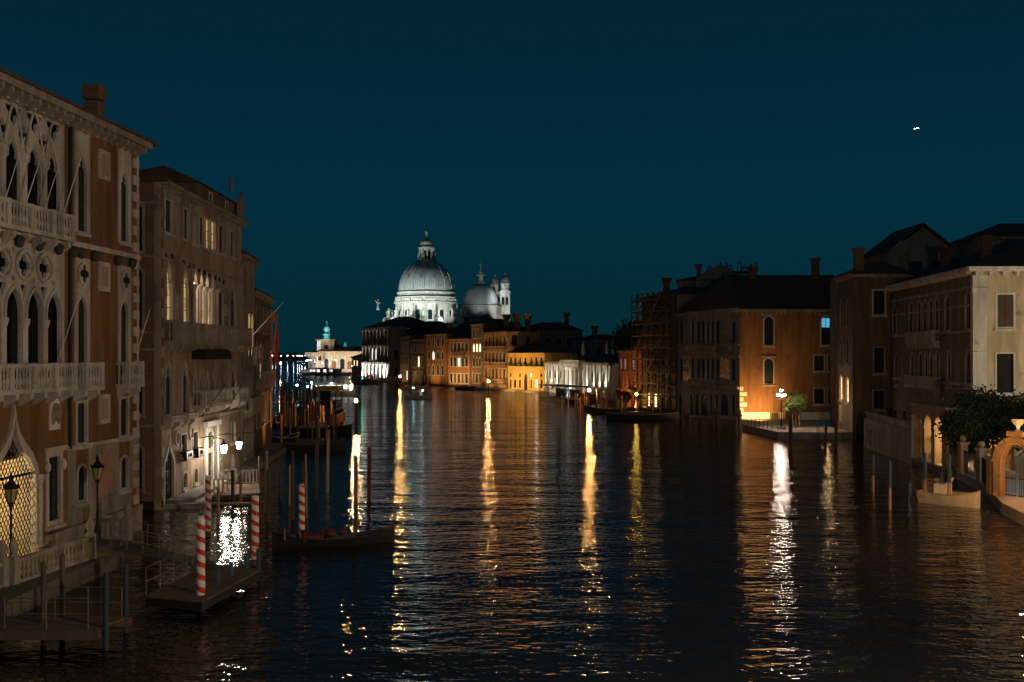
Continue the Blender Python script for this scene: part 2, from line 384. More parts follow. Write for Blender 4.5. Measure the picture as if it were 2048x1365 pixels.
    def band(s, z, h=.22, proj=.12, m=stone, u0=0, u1=None):
        return s.box('string_course', u0, s.L if u1 is None else u1, -proj, -.002, z, z+h, m)
    def balcony(s, u0, u1, z0, z1, proj=.8, m=stone, pitch=.24, corb=True):
        o = s.box('balcony', u0, u1, -proj, -.003, z0-.2, z0, m)
        L = u1-u0; h = z1-z0
        rail = MB().box(0, L, 0, .22, h-.16, h)
        put('handrail', rail.mesh('handrail', m), o, T(0, .02, .2))
        bal = cached(('bal', round(h,2), m.name), lambda: MB().lathe([(.07,0),(.07,.06),(.045,.1),(.085,(h-.16)*.38),(.04,(h-.16)*.62),(.05,(h-.16)*.85),(.075,h-.22),(.075,h-.162)], 6).mesh('baluster', m, True))
        pier = cached(('pier', round(h,2), m.name), lambda: MB().box(-.14,.14,-.12,.12,.002,h+.03).mesh('pier', m))
        n = max(2, round(L/2.0)+1)
        for i in range(n): put('pier', pier, o, T(.15 + (L-.3)*i/(n-1), .13, .2))
        k = int(L/pitch)
        for i in range(k):
            x = L*(i+.5)/k
            if min(abs(x - .15 - (L-.3)*j/(n-1)) for j in range(n)) > .2: put('baluster', bal, o, T(x, .13, .2))
        for sx in (.11, L-.11):
            put('handrail', cached(('hr', round(proj,2), round(h,2), m.name), lambda: MB().box(-.1,.1,.25,proj-.01,h-.16,h).mesh('handrail', m)), o, T(sx, 0, .2))
            for j in range(1, int(proj/pitch)): put('baluster', bal, o, T(sx, .13+j*pitch, .2))
        if corb:
            cb = cached(('cb', round(proj,2), m.name), lambda: MB().add([(-.13,proj,-.6),(.13,proj,-.6),(.13,proj,-.003),(-.13,proj,-.003),(-.13,.15,-.25),(.13,.15,-.25),(.13,.15,-.003),(-.13,.15,-.003)],
                [(0,1,5,4),(4,5,6,7),(3,2,1,0),(0,4,7,3),(1,2,6,5),(3,7,6,2)]).mesh('corbel', m))
            for i in range(max(2, int(L/1.1))): put('corbel', cb, o, T(.3+(L-.6)*i/(max(2, int(L/1.1))-1), -.003, 0))
        return o
    def chimney(s, u, y, z0, z1, wd=1.0, m=None, flare=True):
        h = z1-z0; mb = MB().box(-wd/2, wd/2, -wd/2, wd/2, 0, h*.72)
        if flare: mb.add([(-wd/2,-wd/2,h*.722),(wd/2,-wd/2,h*.722),(wd/2,wd/2,h*.722),(-wd/2,wd/2,h*.722),(-wd*.85,-wd*.85,h),(wd*.85,-wd*.85,h),(wd*.85,wd*.85,h),(-wd*.85,wd*.85,h)],
            [(3,2,1,0),(4,5,6,7),(0,1,5,4),(1,2,6,5),(2,3,7,6),(3,0,4,7)])
        else: mb.box(-wd*.62, wd*.62, -wd*.62, wd*.62, h*.76, h)
        return s.put('chimney', mb.mesh('chimney', m or brick), u, y, z0, getattr(s, 'rf', None))
ROOTW = {}

# ================================================================ SETTING
def water_mat():
    m = bpy.data.materials.new('canal_water'); m.use_nodes = True; N = m.node_tree.nodes; L = m.node_tree.links
    b = N['Principled BSDF']; b.inputs['Base Color'].default_value = (.0100, .0075, .0040, 1)
    b.inputs['Roughness'].default_value = .035; b.inputs['IOR'].default_value = 1.33
    g = N.new('ShaderNodeNewGeometry')
    def noise(scale, det, sc3, rot=0, rough=.5):
        mp = N.new('ShaderNodeMapping'); mp.inputs['Scale'].default_value = sc3; mp.inputs['Rotation'].default_value = (0, 0, R(rot))
        t = N.new('ShaderNodeTexNoise'); t.inputs['Scale'].default_value = scale; t.inputs['Detail'].default_value = det
        t.inputs['Roughness'].default_value = rough
        L.new(g.outputs['Position'], mp.inputs[0]); L.new(mp.outputs[0], t.inputs['Vector']); return t.outputs[0]
    a = noise(.55, 1, (.55, 1.25, 1), 7); c = noise(1.9, 1, (.58, 1.25, 1), -9); d = noise(.17, 1, (.45, 1.2, 1), 3); f = noise(5.0, 1, (.62, 1.25, 1), 5)
    def ma(x, k, y=None):
        q = N.new('ShaderNodeMath'); q.operation = 'MULTIPLY_ADD'; L.new(x, q.inputs[0]); q.inputs[1].default_value = k
        if y is None: q.inputs[2].default_value = 0
        else: L.new(y, q.inputs[2])
        return q.outputs[0]
    hgt = ma(a, .11, ma(c, .062, ma(d, .25, ma(f, .024))))
    bp = N.new('ShaderNodeBump'); bp.inputs['Strength'].default_value = 1; bp.inputs['Distance'].default_value = 1.0
    L.new(hgt, bp.inputs['Height']); L.new(bp.outputs[0], b.inputs['Normal'])
    return m
WATER = water_mat()
structure('water', MB().add([(-3000,-200,0),(3000,-200,0),(3000,6000,0),(-3000,6000,0)], [(0,1,2,3)]).mesh('water', WATER))
def slab(name, pts, z0, z1, m):
    mb = MB(); n = len(pts); mb.add([(x,y,z0) for x,y in pts]+[(x,y,z1) for x,y in pts], [tuple(range(n,2*n)), tuple(range(n))[::-1]]+[(i,(i+1)%n,n+(i+1)%n,n+i) for i in range(n)])
    return structure(name, mb.mesh(name, m))
slab('campo_pavement', [(30.1,129.6),(31.2,117.4),(38.4,116.6),(40.1,117.6),(40.1,140.9),(31.6,140.9)], -1, .8, pave)
slab('right_quay_pavement', [(36.2,82.5),(33.3,70),(30.6,62.5),(29.3,56),(29.2,30),(70,30),(70,91.6),(36.6,91.6),(36.4,90)], -1, .7, pave)
slab('left_terrace_pavement', [(-23.0,36),(-22.2,46),(-21.9,50.5),(-19.6,50.2),(-18.4,46.5),(-19.0,36)], -1, .75, dkpave)
slab('far_quay_pavement', [(-14,283.5),(-2.4,266),(8.2,249.5),(21.5,204.5),(24,204.5),(24,260),(0,290)], -1, .55, pave)
slab('point_quay_pavement', [(-118,556),(-84,556),(-62,384),(-50,384),(-50,640),(-118,640)], -1, .9, pave)
slab('left_quay_pavement', [(-26.2,107),(-23.4,107),(-21.6,84.5),(-20.9,66),(-22.46,66),(-22.7,84)], -1, .5, pave)

# ================================================================ LEFT BANK
# ---- brown Gothic palace in the left foreground
def palace_one():
    A = (-26.03+.083*34, 34); B = (-21.3, 57)
    f = Fac(A, B, -1, 22, brown, name='gothic_palace', label='brown stucco Gothic palace with stone tracery and long balconies at the left edge', cat='palace', depth=15)
    uY = lambda Y: (Y-34)/f.d.y
    L = f.L
    # loggias: stone tracery screens set in openings of the wall
    ue = uY(49.15); us = uY(38.0); sp = 1.66/f.d.y
    cols = [uY(47.3) - i*sp for i in range(7)]
    lo = [(us,8.4),(us,15.1),(ue,15.1),(ue,8.4)]; up = [(us,15.65),(us,21.25),(ue,21.25),(ue,15.65)]
    f.holes.append(lo); f.holes.append(up)
    g = lambda pts, e=.02: [(min(max(x, us-e if x < us+.01 else x), ue+e), z) for x, z in pts]
    holes = []
    for c in cols:
        cc = c + sp/2
        holes.append([(cc-.61+x, 8.7+z) for x, z in profile('pointed', 1.22, 4.2)])
        if c > us+.8: holes.append([(c-.27, 13.15),(c+.27, 13.15),(c+.1, 12.75),(c, 12.4),(c-.1, 12.75)])
        if c > us+.8: holes.append(quatre(c, 14.05, .5))
        holes.append(circ(cc, 13.4, .11, 8))
    for c in cols[1:]: holes.append(circ(c+sp/2, 14.72, .1, 8))
    o = f.put('tracery_screen', MB().panel([(us,8.4),(us,15.1),(ue,15.1),(ue,8.4)], [h for h in holes if max(x for x,_ in h) < ue-.05 and min(x for x,_ in h) > us+.05], .04, .2).mesh('tracery_screen', stone))
    ring = MB()
    for c in cols:
        if c > us+.8: ring.panel(circ(c, 14.05, .72), [circ(c, 14.05, .58)], -.08, .05)
    put('roundel_moulding', ring.mesh('roundel_moulding', stone), o)
    arch = MB()
    for c in cols:
        cc = c+sp/2
        arch.panel([(cc-.61+x, 8.7+z) for x, z in profile('pointed', 1.22, 4.2, .14)], [[(cc-.61+x, 8.7+z) for x, z in profile('pointed', 1.22, 4.2, .02)]], -.05, .05)
    put('arch_moulding', arch.mesh('arch_moulding', stone), o)
    colm = MB().lathe([(.2,0),(.2,.2),(.14,.28),(.125,2.35),(.15,2.42),(.26,2.75),(.26,2.9)], 10).mesh('column', stone, True)
    for c in cols: put('column', colm, o, T(c, .02, 8.7))
    holes = []
    for c in cols:
        cc = c+sp/2
        holes.append([(cc-.55+x, 16.0+z) for x, z in profile('trefoil', 1.1, 3.75)])
        if c > us+.6: holes.append(quatre(c, 19.95, .43))
        holes.append([(cc-.62, 21.1),(cc+.62, 21.1),(cc+.5, 20.85),(cc+.26, 20.72),(cc+.2, 20.45),(cc, 20.2),(cc-.2, 20.45),(cc-.26, 20.72),(cc-.5, 20.85)])
    o = f.put('tracery_screen', MB().panel(up, [h for h in holes if max(x for x,_ in h) < ue-.05 and min(x for x,_ in h) > us+.05], .04, .2).mesh('tracery_screen', stone))
    tr = MB()
    for c in cols:   # intersecting ribs over the upper arches
        for sg in (-1, 1):
            pts = [(c+sg*(.1+.75*t), .0, 19.3+1.9*math.sin(t*1.57)) for t in (0,.2,.4,.6,.8,1.0)]
            if max(p[0] for p in pts) < ue: tr.tube(pts, .07, 5)
    put('tracery_ribs', tr.mesh('tracery_ribs', stone), o)
    colm2 = MB().lathe([(.22,0),(.22,.2),(.15,.28),(.14,2.6),(.17,2.68),(.27,2.95),(.27,3.1)], 10).mesh('column', stone, True)
    for c in cols: put('column', colm2, o, T(c, .02, 16.0))
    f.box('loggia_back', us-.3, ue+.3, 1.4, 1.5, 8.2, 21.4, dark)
    # glimmer of tall loggia windows behind
    f.balcony(us, uY(49.0), 8.42, 9.55, .75)
    f.balcony(us, uY(49.0), 15.65, 16.75, .62)
    # right wing
    def wing(Yc, po):
        u = uY(Yc)
        f.win(u-.42, u+.42, 16.2, 20.15, 'trefoil', fw=.1, pan=(.32,.34,1.1))
        f.win(u-.42, u+.42, 8.6, 12.9, 'pointed', fw=.1, pan=(.32,.34,1.95))
        q = f.box('roundel_panel', u-.6, u+.6, -.09, -.062, 13.35, 14.75, stone)
        rr = MB().panel(circ(.6,.7,.6), [quatre(.6,.7,.46)], -.09, 0).mesh('roundel', stone); put('roundel', rr, q)
        put('roundel_glass', MB().panel(circ(.6,.7,.5), [], -.02, -.003).mesh('roundel_glass', dark), q)
        f.balcony(u-.95, u+.95, 8.35, 9.55, .75)
        f.win(u-.45, u+.42, 5.5, 7.5, 'rect', fw=.16)
        f.win(u-.40, u+.40, 2.6, 4.3, 'round', fw=.14)
        f.box('brown_field', u-.62, u+.62, -.05, -.003, 4.5, 5.28, brown)
    wing(50.7, 0); wing(55.25, 0)
    for z0, z1 in ((19.2,20.75),(13.3,14.85),(6.3,7.8)):
        u = uY(52.95)
        o = f.put('plaque_frame', MB().panel([(0,0),(0,1.55),(1.15,1.55),(1.15,0)], [[(.2,.22),(.2,1.33),(.95,1.33),(.95,.22)]], -.1, 0).mesh('plaque_frame', stone), u-.57, 0, z0)
        put('plaque', MB().box(.18,.97,-.04,-.003,.2,1.35).mesh('plaque', rose), o)
    # lower stone facing, base moulding and string courses
    f.box('stone_facing', uY(49.3), L-.9, -.045, -.003, 1.4, 2.4, stone_dk)
    fac = MB().panel([(uY(49.3),2.42),(uY(49.3),5.2),(L-.02,5.2),(L-.02,2.42)], [[(uY(Y)-.62, 2.45),(uY(Y)-.62, 5.15),(uY(Y)+.62, 5.15),(uY(Y)+.62, 2.45)] for Y in (50.7,55.25)], -.045, -.003)
    f.put('stone_facing', fac.mesh('stone_facing', stone_dk))
    f.put('rose_facing', MB().box(uY(52.3), uY(53.7), -.06, -.047, 2.6, 4.7).mesh('rose_facing', rose))
    f.band(5.22, .2, .1, u0=uY(49.3)); f.band(1.15, .3, .28, stone_dk, u0=uY(46.9)); f.box('plinth', uY(46.9), L+.1, -.2, -.003, -1, 1.14, stone_dk)
    f.band(15.35, .26, .16); f.band(21.3, .12, .1)
    f.cornice(22.1, .95, .75, stone_dk, .72, .25, stone_dk)
    # dark drainpipe between loggia and wing
    f.put('drainpipe', MB().cyl((0,-.1,5.3),(0,-.1,21.4),.09,.09,8).mesh('drainpipe', iron), uY(49.45))
    lion = MB().ball((0,0,0), .2, 8, 6, 1.5).ball((0,-.12,.1), .13, 8, 6).mesh('carved_boss', boss_dk, True)
    for Y in (44.9, 46.5, 48.2, 49.6, 50.3, 51.7, 54.2, 55.9): f.put('carved_boss', lion, uY(Y), -.22, 15.05)
    # quoins on the corner
    for k in range(21):
        z = 1.5+k*.95
        f.box('quoin', L-.72, L-.02, -.07, -.003, z, z+.52, stone)
    f.box('corner_strip', L-.22, L-.005, -.04, -.003, 1.45, 21.3, stone)
    # shield relief and tall window with scrolled surround
    u = uY(48.1)
    o = f.put('shield_relief', MB().panel([(0,0),(0,1.2),(.2,1.5),(.45,1.62),(.7,1.5),(.9,1.2),(.9,0)], [], -.08, 0).mesh('shield_relief', white_stone), u-.45, 0, 6.35)
    put('shield', MB().ball((.45,-.09,.85), .3, 10, 6, 1.5).mesh('shield', stone_dk, True), o)
    for sx in (.2,.7): put('supporter', MB().ball((sx,-.09,.6), .12, 8, 6, 3).mesh('supporter', stone_dk, True), o)
    f.win(u-.5, u+.5, 2.0, 5.05, 'rect', fw=.24)
    for sx in (-.82, .62): f.put('scroll', MB().ball((.1,-.1,0), .16, 8, 6, 1.8).mesh('scroll', stone, True), u+sx, 0, 4.6)
    f.box('lintel', u-.95, u+.95, -.2, -.062, 5.3, 5.55, stone)
    # water gate: ogee arch with lozenge grille, lit hall behind
    g0, g1 = uY(42.95), uY(46.35)
    w_ = g1-g0
    f.holes.append([(g0+x, .8+z) for x, z in profile('ogee', w_, 6.3, .03)])
    o = f.put('gateway', MB().panel(profile('ogee', w_, 6.3, .34), [profile('ogee', w_, 6.3)], -.16, .5).mesh('gateway', stone), g0, 0, .8)
    put('jamb', MB().lathe([(.2,0),(.2,.3),(.13,.36),(.13,3.2),(.2,3.35),(.2,3.6)], 10).mesh('jamb', stone, True), o, T(w_+.2,-.2,0))
    gr = MB(); pitch = .26
    prof = profile('ogee', w_, 6.3)
    def inside(x, z):
        c = False; n = len(prof)
        for i in range(n):
            (x1,z1),(x2,z2) = prof[i], prof[(i+1)%n]
            if (z1 > z) != (z2 > z) and x < (x2-x1)*(z-z1)/(z2-z1)+x1: c = not c
        return c
    for sg in (-1, 1):
        for k in range(-32, 40):
            run = []
            for j in range(0, 64):
                z = j*.1; x = k*pitch + sg*z*.62
                if inside(x, z): run.append((x, z))
            if len(run) > 1: gr.cyl((run[0][0],.1,run[0][1]), (run[-1][0],.1,run[-1][1]), .022, .022, 4)
    put('lozenge_grille', gr.mesh('lozenge_grille', iron), o)
    put('grille_bar', MB().box(0, w_, .06, .14, 3.62, 3.74).mesh('grille_bar', iron), o)
    # room behind the gate; its back wall itself glows as if lamplit
    f.put('hall_wall', MB().box(g0-.6, g1+.6, 5.0, 5.1, .7, 5.2).mesh('hall_wall', hall_glow))
    f.put('hall_floor', MB().box(g0-.6, g1+.6, .46, 5.0, .6, .8).mesh('hall_floor', pave))
    f.put('hall_side', MB().box(g1+.45, g1+.6, .46, 5.0, .8, 5.2).mesh('hall_side', cream))
    f.put('hall_ceiling', MB().box(g0-.6, g1+.6, .46, 5.0, 5.2, 5.3).mesh('hall_ceiling', brown))
    f.put('red_cabinet', MB().box(uY(43.3), uY(44.4), 4.0, 4.6, .8, 2.2).mesh('red_cabinet', redcl))
    f.wall(); f.shell()
    f.roof(2.0, .85)
    f.chimney(uY(56.2)+.0, 2.2, 21.8, 25.1, .78, brick, False)
    # flagpoles slanting out from the balconies
    def pole(bx, by, tx, ty):
        u = f.u(bx); z = f.z(bx, by); P = f.A + f.d*u; n = Vector((f.d.y, -f.d.x)); a = (tx-1024)/2000
        t = (a*P.y - P.x)/(n.x - a*n.y); z2 = hz(ty, P.y + n.y*t)
        f.put('flagpole', MB().cyl((u,-.05,z),(u,-max(t,.2),z2),.028,.02,6).mesh('flagpole', white_stone))
    for q in ((0,424,50,274),(33,457,91,289),(72,465,128,300),(111,475,163,312),(117,714,155,602),(272,707,300,618)): pole(*q)
palace_one()

# ---- tan palace with two lit Gothic floors
def palace_two():
    f = Fac((-22.46,64), (-22.7,84), -1, 21, barbaro, name='gothic_palace', label='tan weathered palace with lit pointed windows and a white lamp-lit portal', cat='palace', depth=14)
    sd = Fac((-35.5,64.02), (-22.46+.0,64.02), -1, 21, brick, root=f.root)
    for a, lit in (((330,343,402,465),0),((367,376,420,478),0),((387,392,429,486),0),((398.5,407,436,491),0),((410.5,418.5,440,497),lit_dim),((421.5,429.5,445,500),lit_dim),((437,445.5,453,506),0),((460,468,464,514),0)):
        f.wpx(*a, fw=.12, lit=lit or None)
    for a, lit in (((330,343,528,640),lit_dim),((364.5,375.5,540,645),lit_dim),((385.5,394,541,648),lit_warm),((397,406,545,650),lit_warm),((408.5,417.5,548,651),lit_warm),((420,428.5,552,653),lit_dim),((436,445.5,556,656),0),((459.5,470.5,566,661),0)):
        f.wpx(*a, kind='trefoil', fw=.12, lit=lit or None, sill=False)
    col = MB().lathe([(.2,0),(.14,.2),(.13,2.5),(.22,2.75),(.22,2.9)], 8).mesh('column', stone, True)
    for px in (383.5, 395.6, 407.2, 418.9, 430): f.put('column', col, f.u(px), -.16, 12.0)
    for a in ((351.5,355.5,594,615),(449,452.5,612,630)): f.wpx(*a, fw=.08, sill=False, bars=False)
    # small pierced openings of the stone fields over the windows
    di = MB().ball((0,0,0),.12,6,4,1.6).mesh('roundel', dark)
    for px, py in ((331,512),(343,514),(366,525),(377,531),(386,533),(397,541),(408,546),(418,551),(430,556),(438,560),(446,564)): f.put('roundel', di, f.u(px), -.02, f.z(px,py))
    f.balcony(.5, 19.8, 10.85, 12.1, .95, stone_dk)
    for a in ((330,342.5,722,829),(364.5,375,724,826),(461,472,726,806)): f.wpx(*a, kind='trefoil', fw=.14)
    for a in ((387,393.5),(399,405),(411.5,417.5),(423,430)): f.wpx(*a, 742, 800, kind='trefoil', fw=.1, sill=False)
    f.put('awning', MB().add([(0,0,1.1),(0,-.9,.55),(0,-.9,0),(0,0,0),(7.0,0,1.1),(7.0,-.9,.55),(7.0,-.9,0),(7.0,0,0)], [(0,1,5,4),(1,2,6,5),(2,3,7,6),(0,3,2,1),(4,5,6,7),(0,4,7,3)]).mesh('awning', dark), f.u(383), -.01, f.z(410,719))
    f.balcony(f.u(385), f.u(442), 6.35, 7.4, .9, stone)
    for a in ((326,350),(362,380)): f.balcony(f.u(a[0]), f.u(a[1]), 5.75, 5.95, .6, stone, corb=True)
    f.balcony(f.u(459), f.u(478), 6.3, 7.3, .8, stone)
    f.band(5.2, .22, .14, stone); f.band(10.3, .2, .1, stone_dk); f.band(16.1, .16, .08, stone_dk)
    # ground floor
    f.wpx(329, 347, 886, 1010, 'ogee', fw=.28, m=stone, sill=False, lit=glass)
    for a in ((362,372,870,910),(386,394.5,865,904)):
        f.wpx(*a, fw=.13); 
        f.balcony(f.u(a[0]-1.5), f.u(a[1]+1.5), f.z(a[0],a[3]+6), f.z(a[0],a[3]-6), .45, iron, .2, False)
    for a in ((366,373.5,946,976),(388,394.5,938,966),(438.5,444,919,944),(462,467,910,935)): f.wpx(*a, kind='round', fw=.12)
    f.wpx(462, 470, 846, 883, fw=.13)
    rd = MB().panel(circ(0,0,.5),[circ(0,0,.36)],-.1,0).mesh('roundel_frame', stone)
    for px, py in ((353,877),(381,866)): f.put('roundel_frame', rd, f.u(px), -.003, f.z(px,py))
    # portal with lunette and pediment
    u0, u1 = f.u(406), f.u(432); zb = f.z(418,952)
    f.win(u0+1.0, u1-1.0, .6, 2.6, 'rect', fw=.3, m=white_stone, sill=False)
    f.win(u0+1.0, u1-1.0, 2.95, 4.2, 'round', fw=.3, m=white_stone, sill=False, bars=False)
    for sx in (u0, u1-.55): f.box('pilaster', sx, sx+.5, -.25, -.065, .4, 4.6, white_stone)
    f.box('entablature', u0-.2, u1+.2, -.4, -.07, 4.62, 5.0, white_stone)
    lf = MB()
    for k in range(60):
        x, z = random.uniform(-.5,.5), random.uniform(-.35,.35); a = random.random()*6
        lf.add([(x,0,z),(x+.16*math.cos(a),-.08,z+.16*math.sin(a)),(x+.1*math.cos(a+1.2),.03,z+.12*math.sin(a+1.2))], [(0,1,2)])
    f.put('ivy', lf.mesh('ivy', leafm), (u0+u1)/2+.1, -.12, 3.5)
    f.put('tie_rod', MB().cyl((f.u(398),-.2,f.z(398,874)),(f.u(482),-1.2,f.z(470,868)),.03,.03,6).mesh('tie_rod', iron))
    for a in ((512*0+401,833,446,770),(448,822,480,770)):
        u = f.u(a[0]); z = f.z(a[0], a[1]); P = f.A+f.d*u; q = (a[2]-1024)/2000; t = (q*P.y-P.x)/(1-0*q)
        f.put('flagpole', MB().cyl((u,-.1,z),(u+.6,-abs(t),hz(a[3],P.y)),.04,.03,6).mesh('flagpole', iron))
    # corner quoins
    for k in range(16): f.box('quoin', .02, .62, -.05, -.003, -.5+k*.95*1.35, -.5+k*.95*1.35+.62, stone_dk)
    f.cornice(21.1, .55, .55, stone_dk, .7, .1)
    # canal-side brick flank
    for z0, z1, k, lit in ((16.6,19.4,'rect',None),(11.6,15.6,'round',lit_warm),(6.2,9.4,'round',None),(5.0-3.6,4.2,'round',None)):
        u = sd.L-1.75
        sd.win(u-.55, u+.55, z0, z1, k, fw=.16, m=stone_dk, lit=None)
        sd.win(u-3.55, u-2.45, z0, z1, k, fw=.16, m=stone_dk)
        if lit: sd.box('curtain_glow', u+.02, u+.2, .10, .14, z0+.2, z1-.7, lit)
    for z in (17.0+2.6,16.2,10.2,5.3): sd.band(z, .14, .1, stone_dk, 0, sd.L-.02)
    sd.holes and sd.wall('side_wall')
    f.holes and f.wall()
    f.put('side_wall', MB().box(f.L-.45, f.L, .45, 14, -1, 21).mesh('side_wall', barbaro))
    f.put('rear_wall', MB().box(0, f.L, 14-.45, 14-.003, -1, 20.9).mesh('rear_wall', barbaro))
    rf = f.roof(.6, .55)
    at = Fac((-22.95,73), (-23.1,84), 21.2, 22.5, dimst, root=f.root, depth=8)
    at.row(2, 21.5, 22.2, .7, m0=1); at.wall('attic_wall'); 
    at.put('attic_wall', MB().box(0,.45,.45,8,20.9,22.5).mesh('attic_wall', dimst)); at.put('attic_wall', MB().box(at.L-.45,at.L,.45,8,20.9,22.5).mesh('attic_wall', dimst))
    at.rf = None; at.put('attic_roof', MB().add([(-.3,-.3,22.51),(11.3,-.3,22.51),(11.3,8.3,22.51),(-.3,8.3,22.51),(.2,2.5,23.8),(10.9,2.5,23.8)],[(3,2,1,0),(0,1,5,4),(1,2,5),(2,3,4,5),(3,0,4)]).mesh('attic_roof', tile))
    at.put('pediment', MB().panel([(0,0),(0,1.4),(.3,1.9),(.9,2.4),(1.1,1.9),(1.2,1.4),(1.2,0)],[],-.3,0).mesh('pediment', stone_dk), at.L-1.2, -.32, 21.15)
    at.put('finial', MB().lathe([(.2,0),(.1,.3),(.22,.6),(.05,1.0),(.12,1.2),(0,1.4)],8).mesh('finial', stone_dk, True), at.L-.9, .2, 23.5)
palace_two()

def simple(A, B, z1, m, rows, label, name='palace', cat='palace', depth=12, roofh=1.8, z0=-1, cor=True, rm=None, trim=stone_dk, group=None, shellm=None):
    f = Fac(A, B, z0, z1, m, name=name, label=label, cat=cat, depth=depth, group=group)
    for r in rows: f.row(*r[:5], **r[5])
    f.wall(); f.shell(shellm)
    if cor: f.cornice(z1, .5, .45, trim, 1.0)
    f.roof(roofh, .5, rm)
    return f
K = dict(m=stone_dk, fw=.14, bars=False)
p3 = simple((-22.75,84.3), (-23.7,92), 18.4, barbaro, [(3,14.6,17.2,1.1,'rect',K),(3,9.8,13.6,1.2,'round',dict(K, lit=(1,2), litm=lit_warm)),(3,5.4,8.8,1.2,'round',K),(3,1.2,3.8,1.1,'rect',K)], 'narrow grey baroque palace with one lit balcony window behind the tan palace')
p3.band(13.9,.3,.2,stone_dk); p3.band(9.2,.25,.2,stone_dk); p3.balcony(2.4, 7.4, 9.6, 10.6, .9, stone_dk); p3.balcony(.6,7.2,5.2,6.2,.8,stone_dk)
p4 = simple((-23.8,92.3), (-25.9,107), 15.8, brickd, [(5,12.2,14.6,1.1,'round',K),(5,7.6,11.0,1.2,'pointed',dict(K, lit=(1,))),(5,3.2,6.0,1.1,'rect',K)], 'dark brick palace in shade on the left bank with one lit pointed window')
p4.balcony(1, 13, 7.3, 8.3, .9, stone_dk); p4.chimney(9, 3, 15.8, 19.6, .9)
p5 = simple((-26.1,107.3), (-32.6,136), 14.8, redst, [(9,10.6,13.2,1.2,'rect',K),(9,6.0,8.8,1.2,'rect',dict(K, lit=(3,6))),(9,1.6,4.4,1.2,'rect',K)], 'red orange lamp-lit house at the far end of the left bank')
p5.chimney(8, 3, 14.8, 19, .9); p5.chimney(17, 4, 14.8, 18.4, .9)

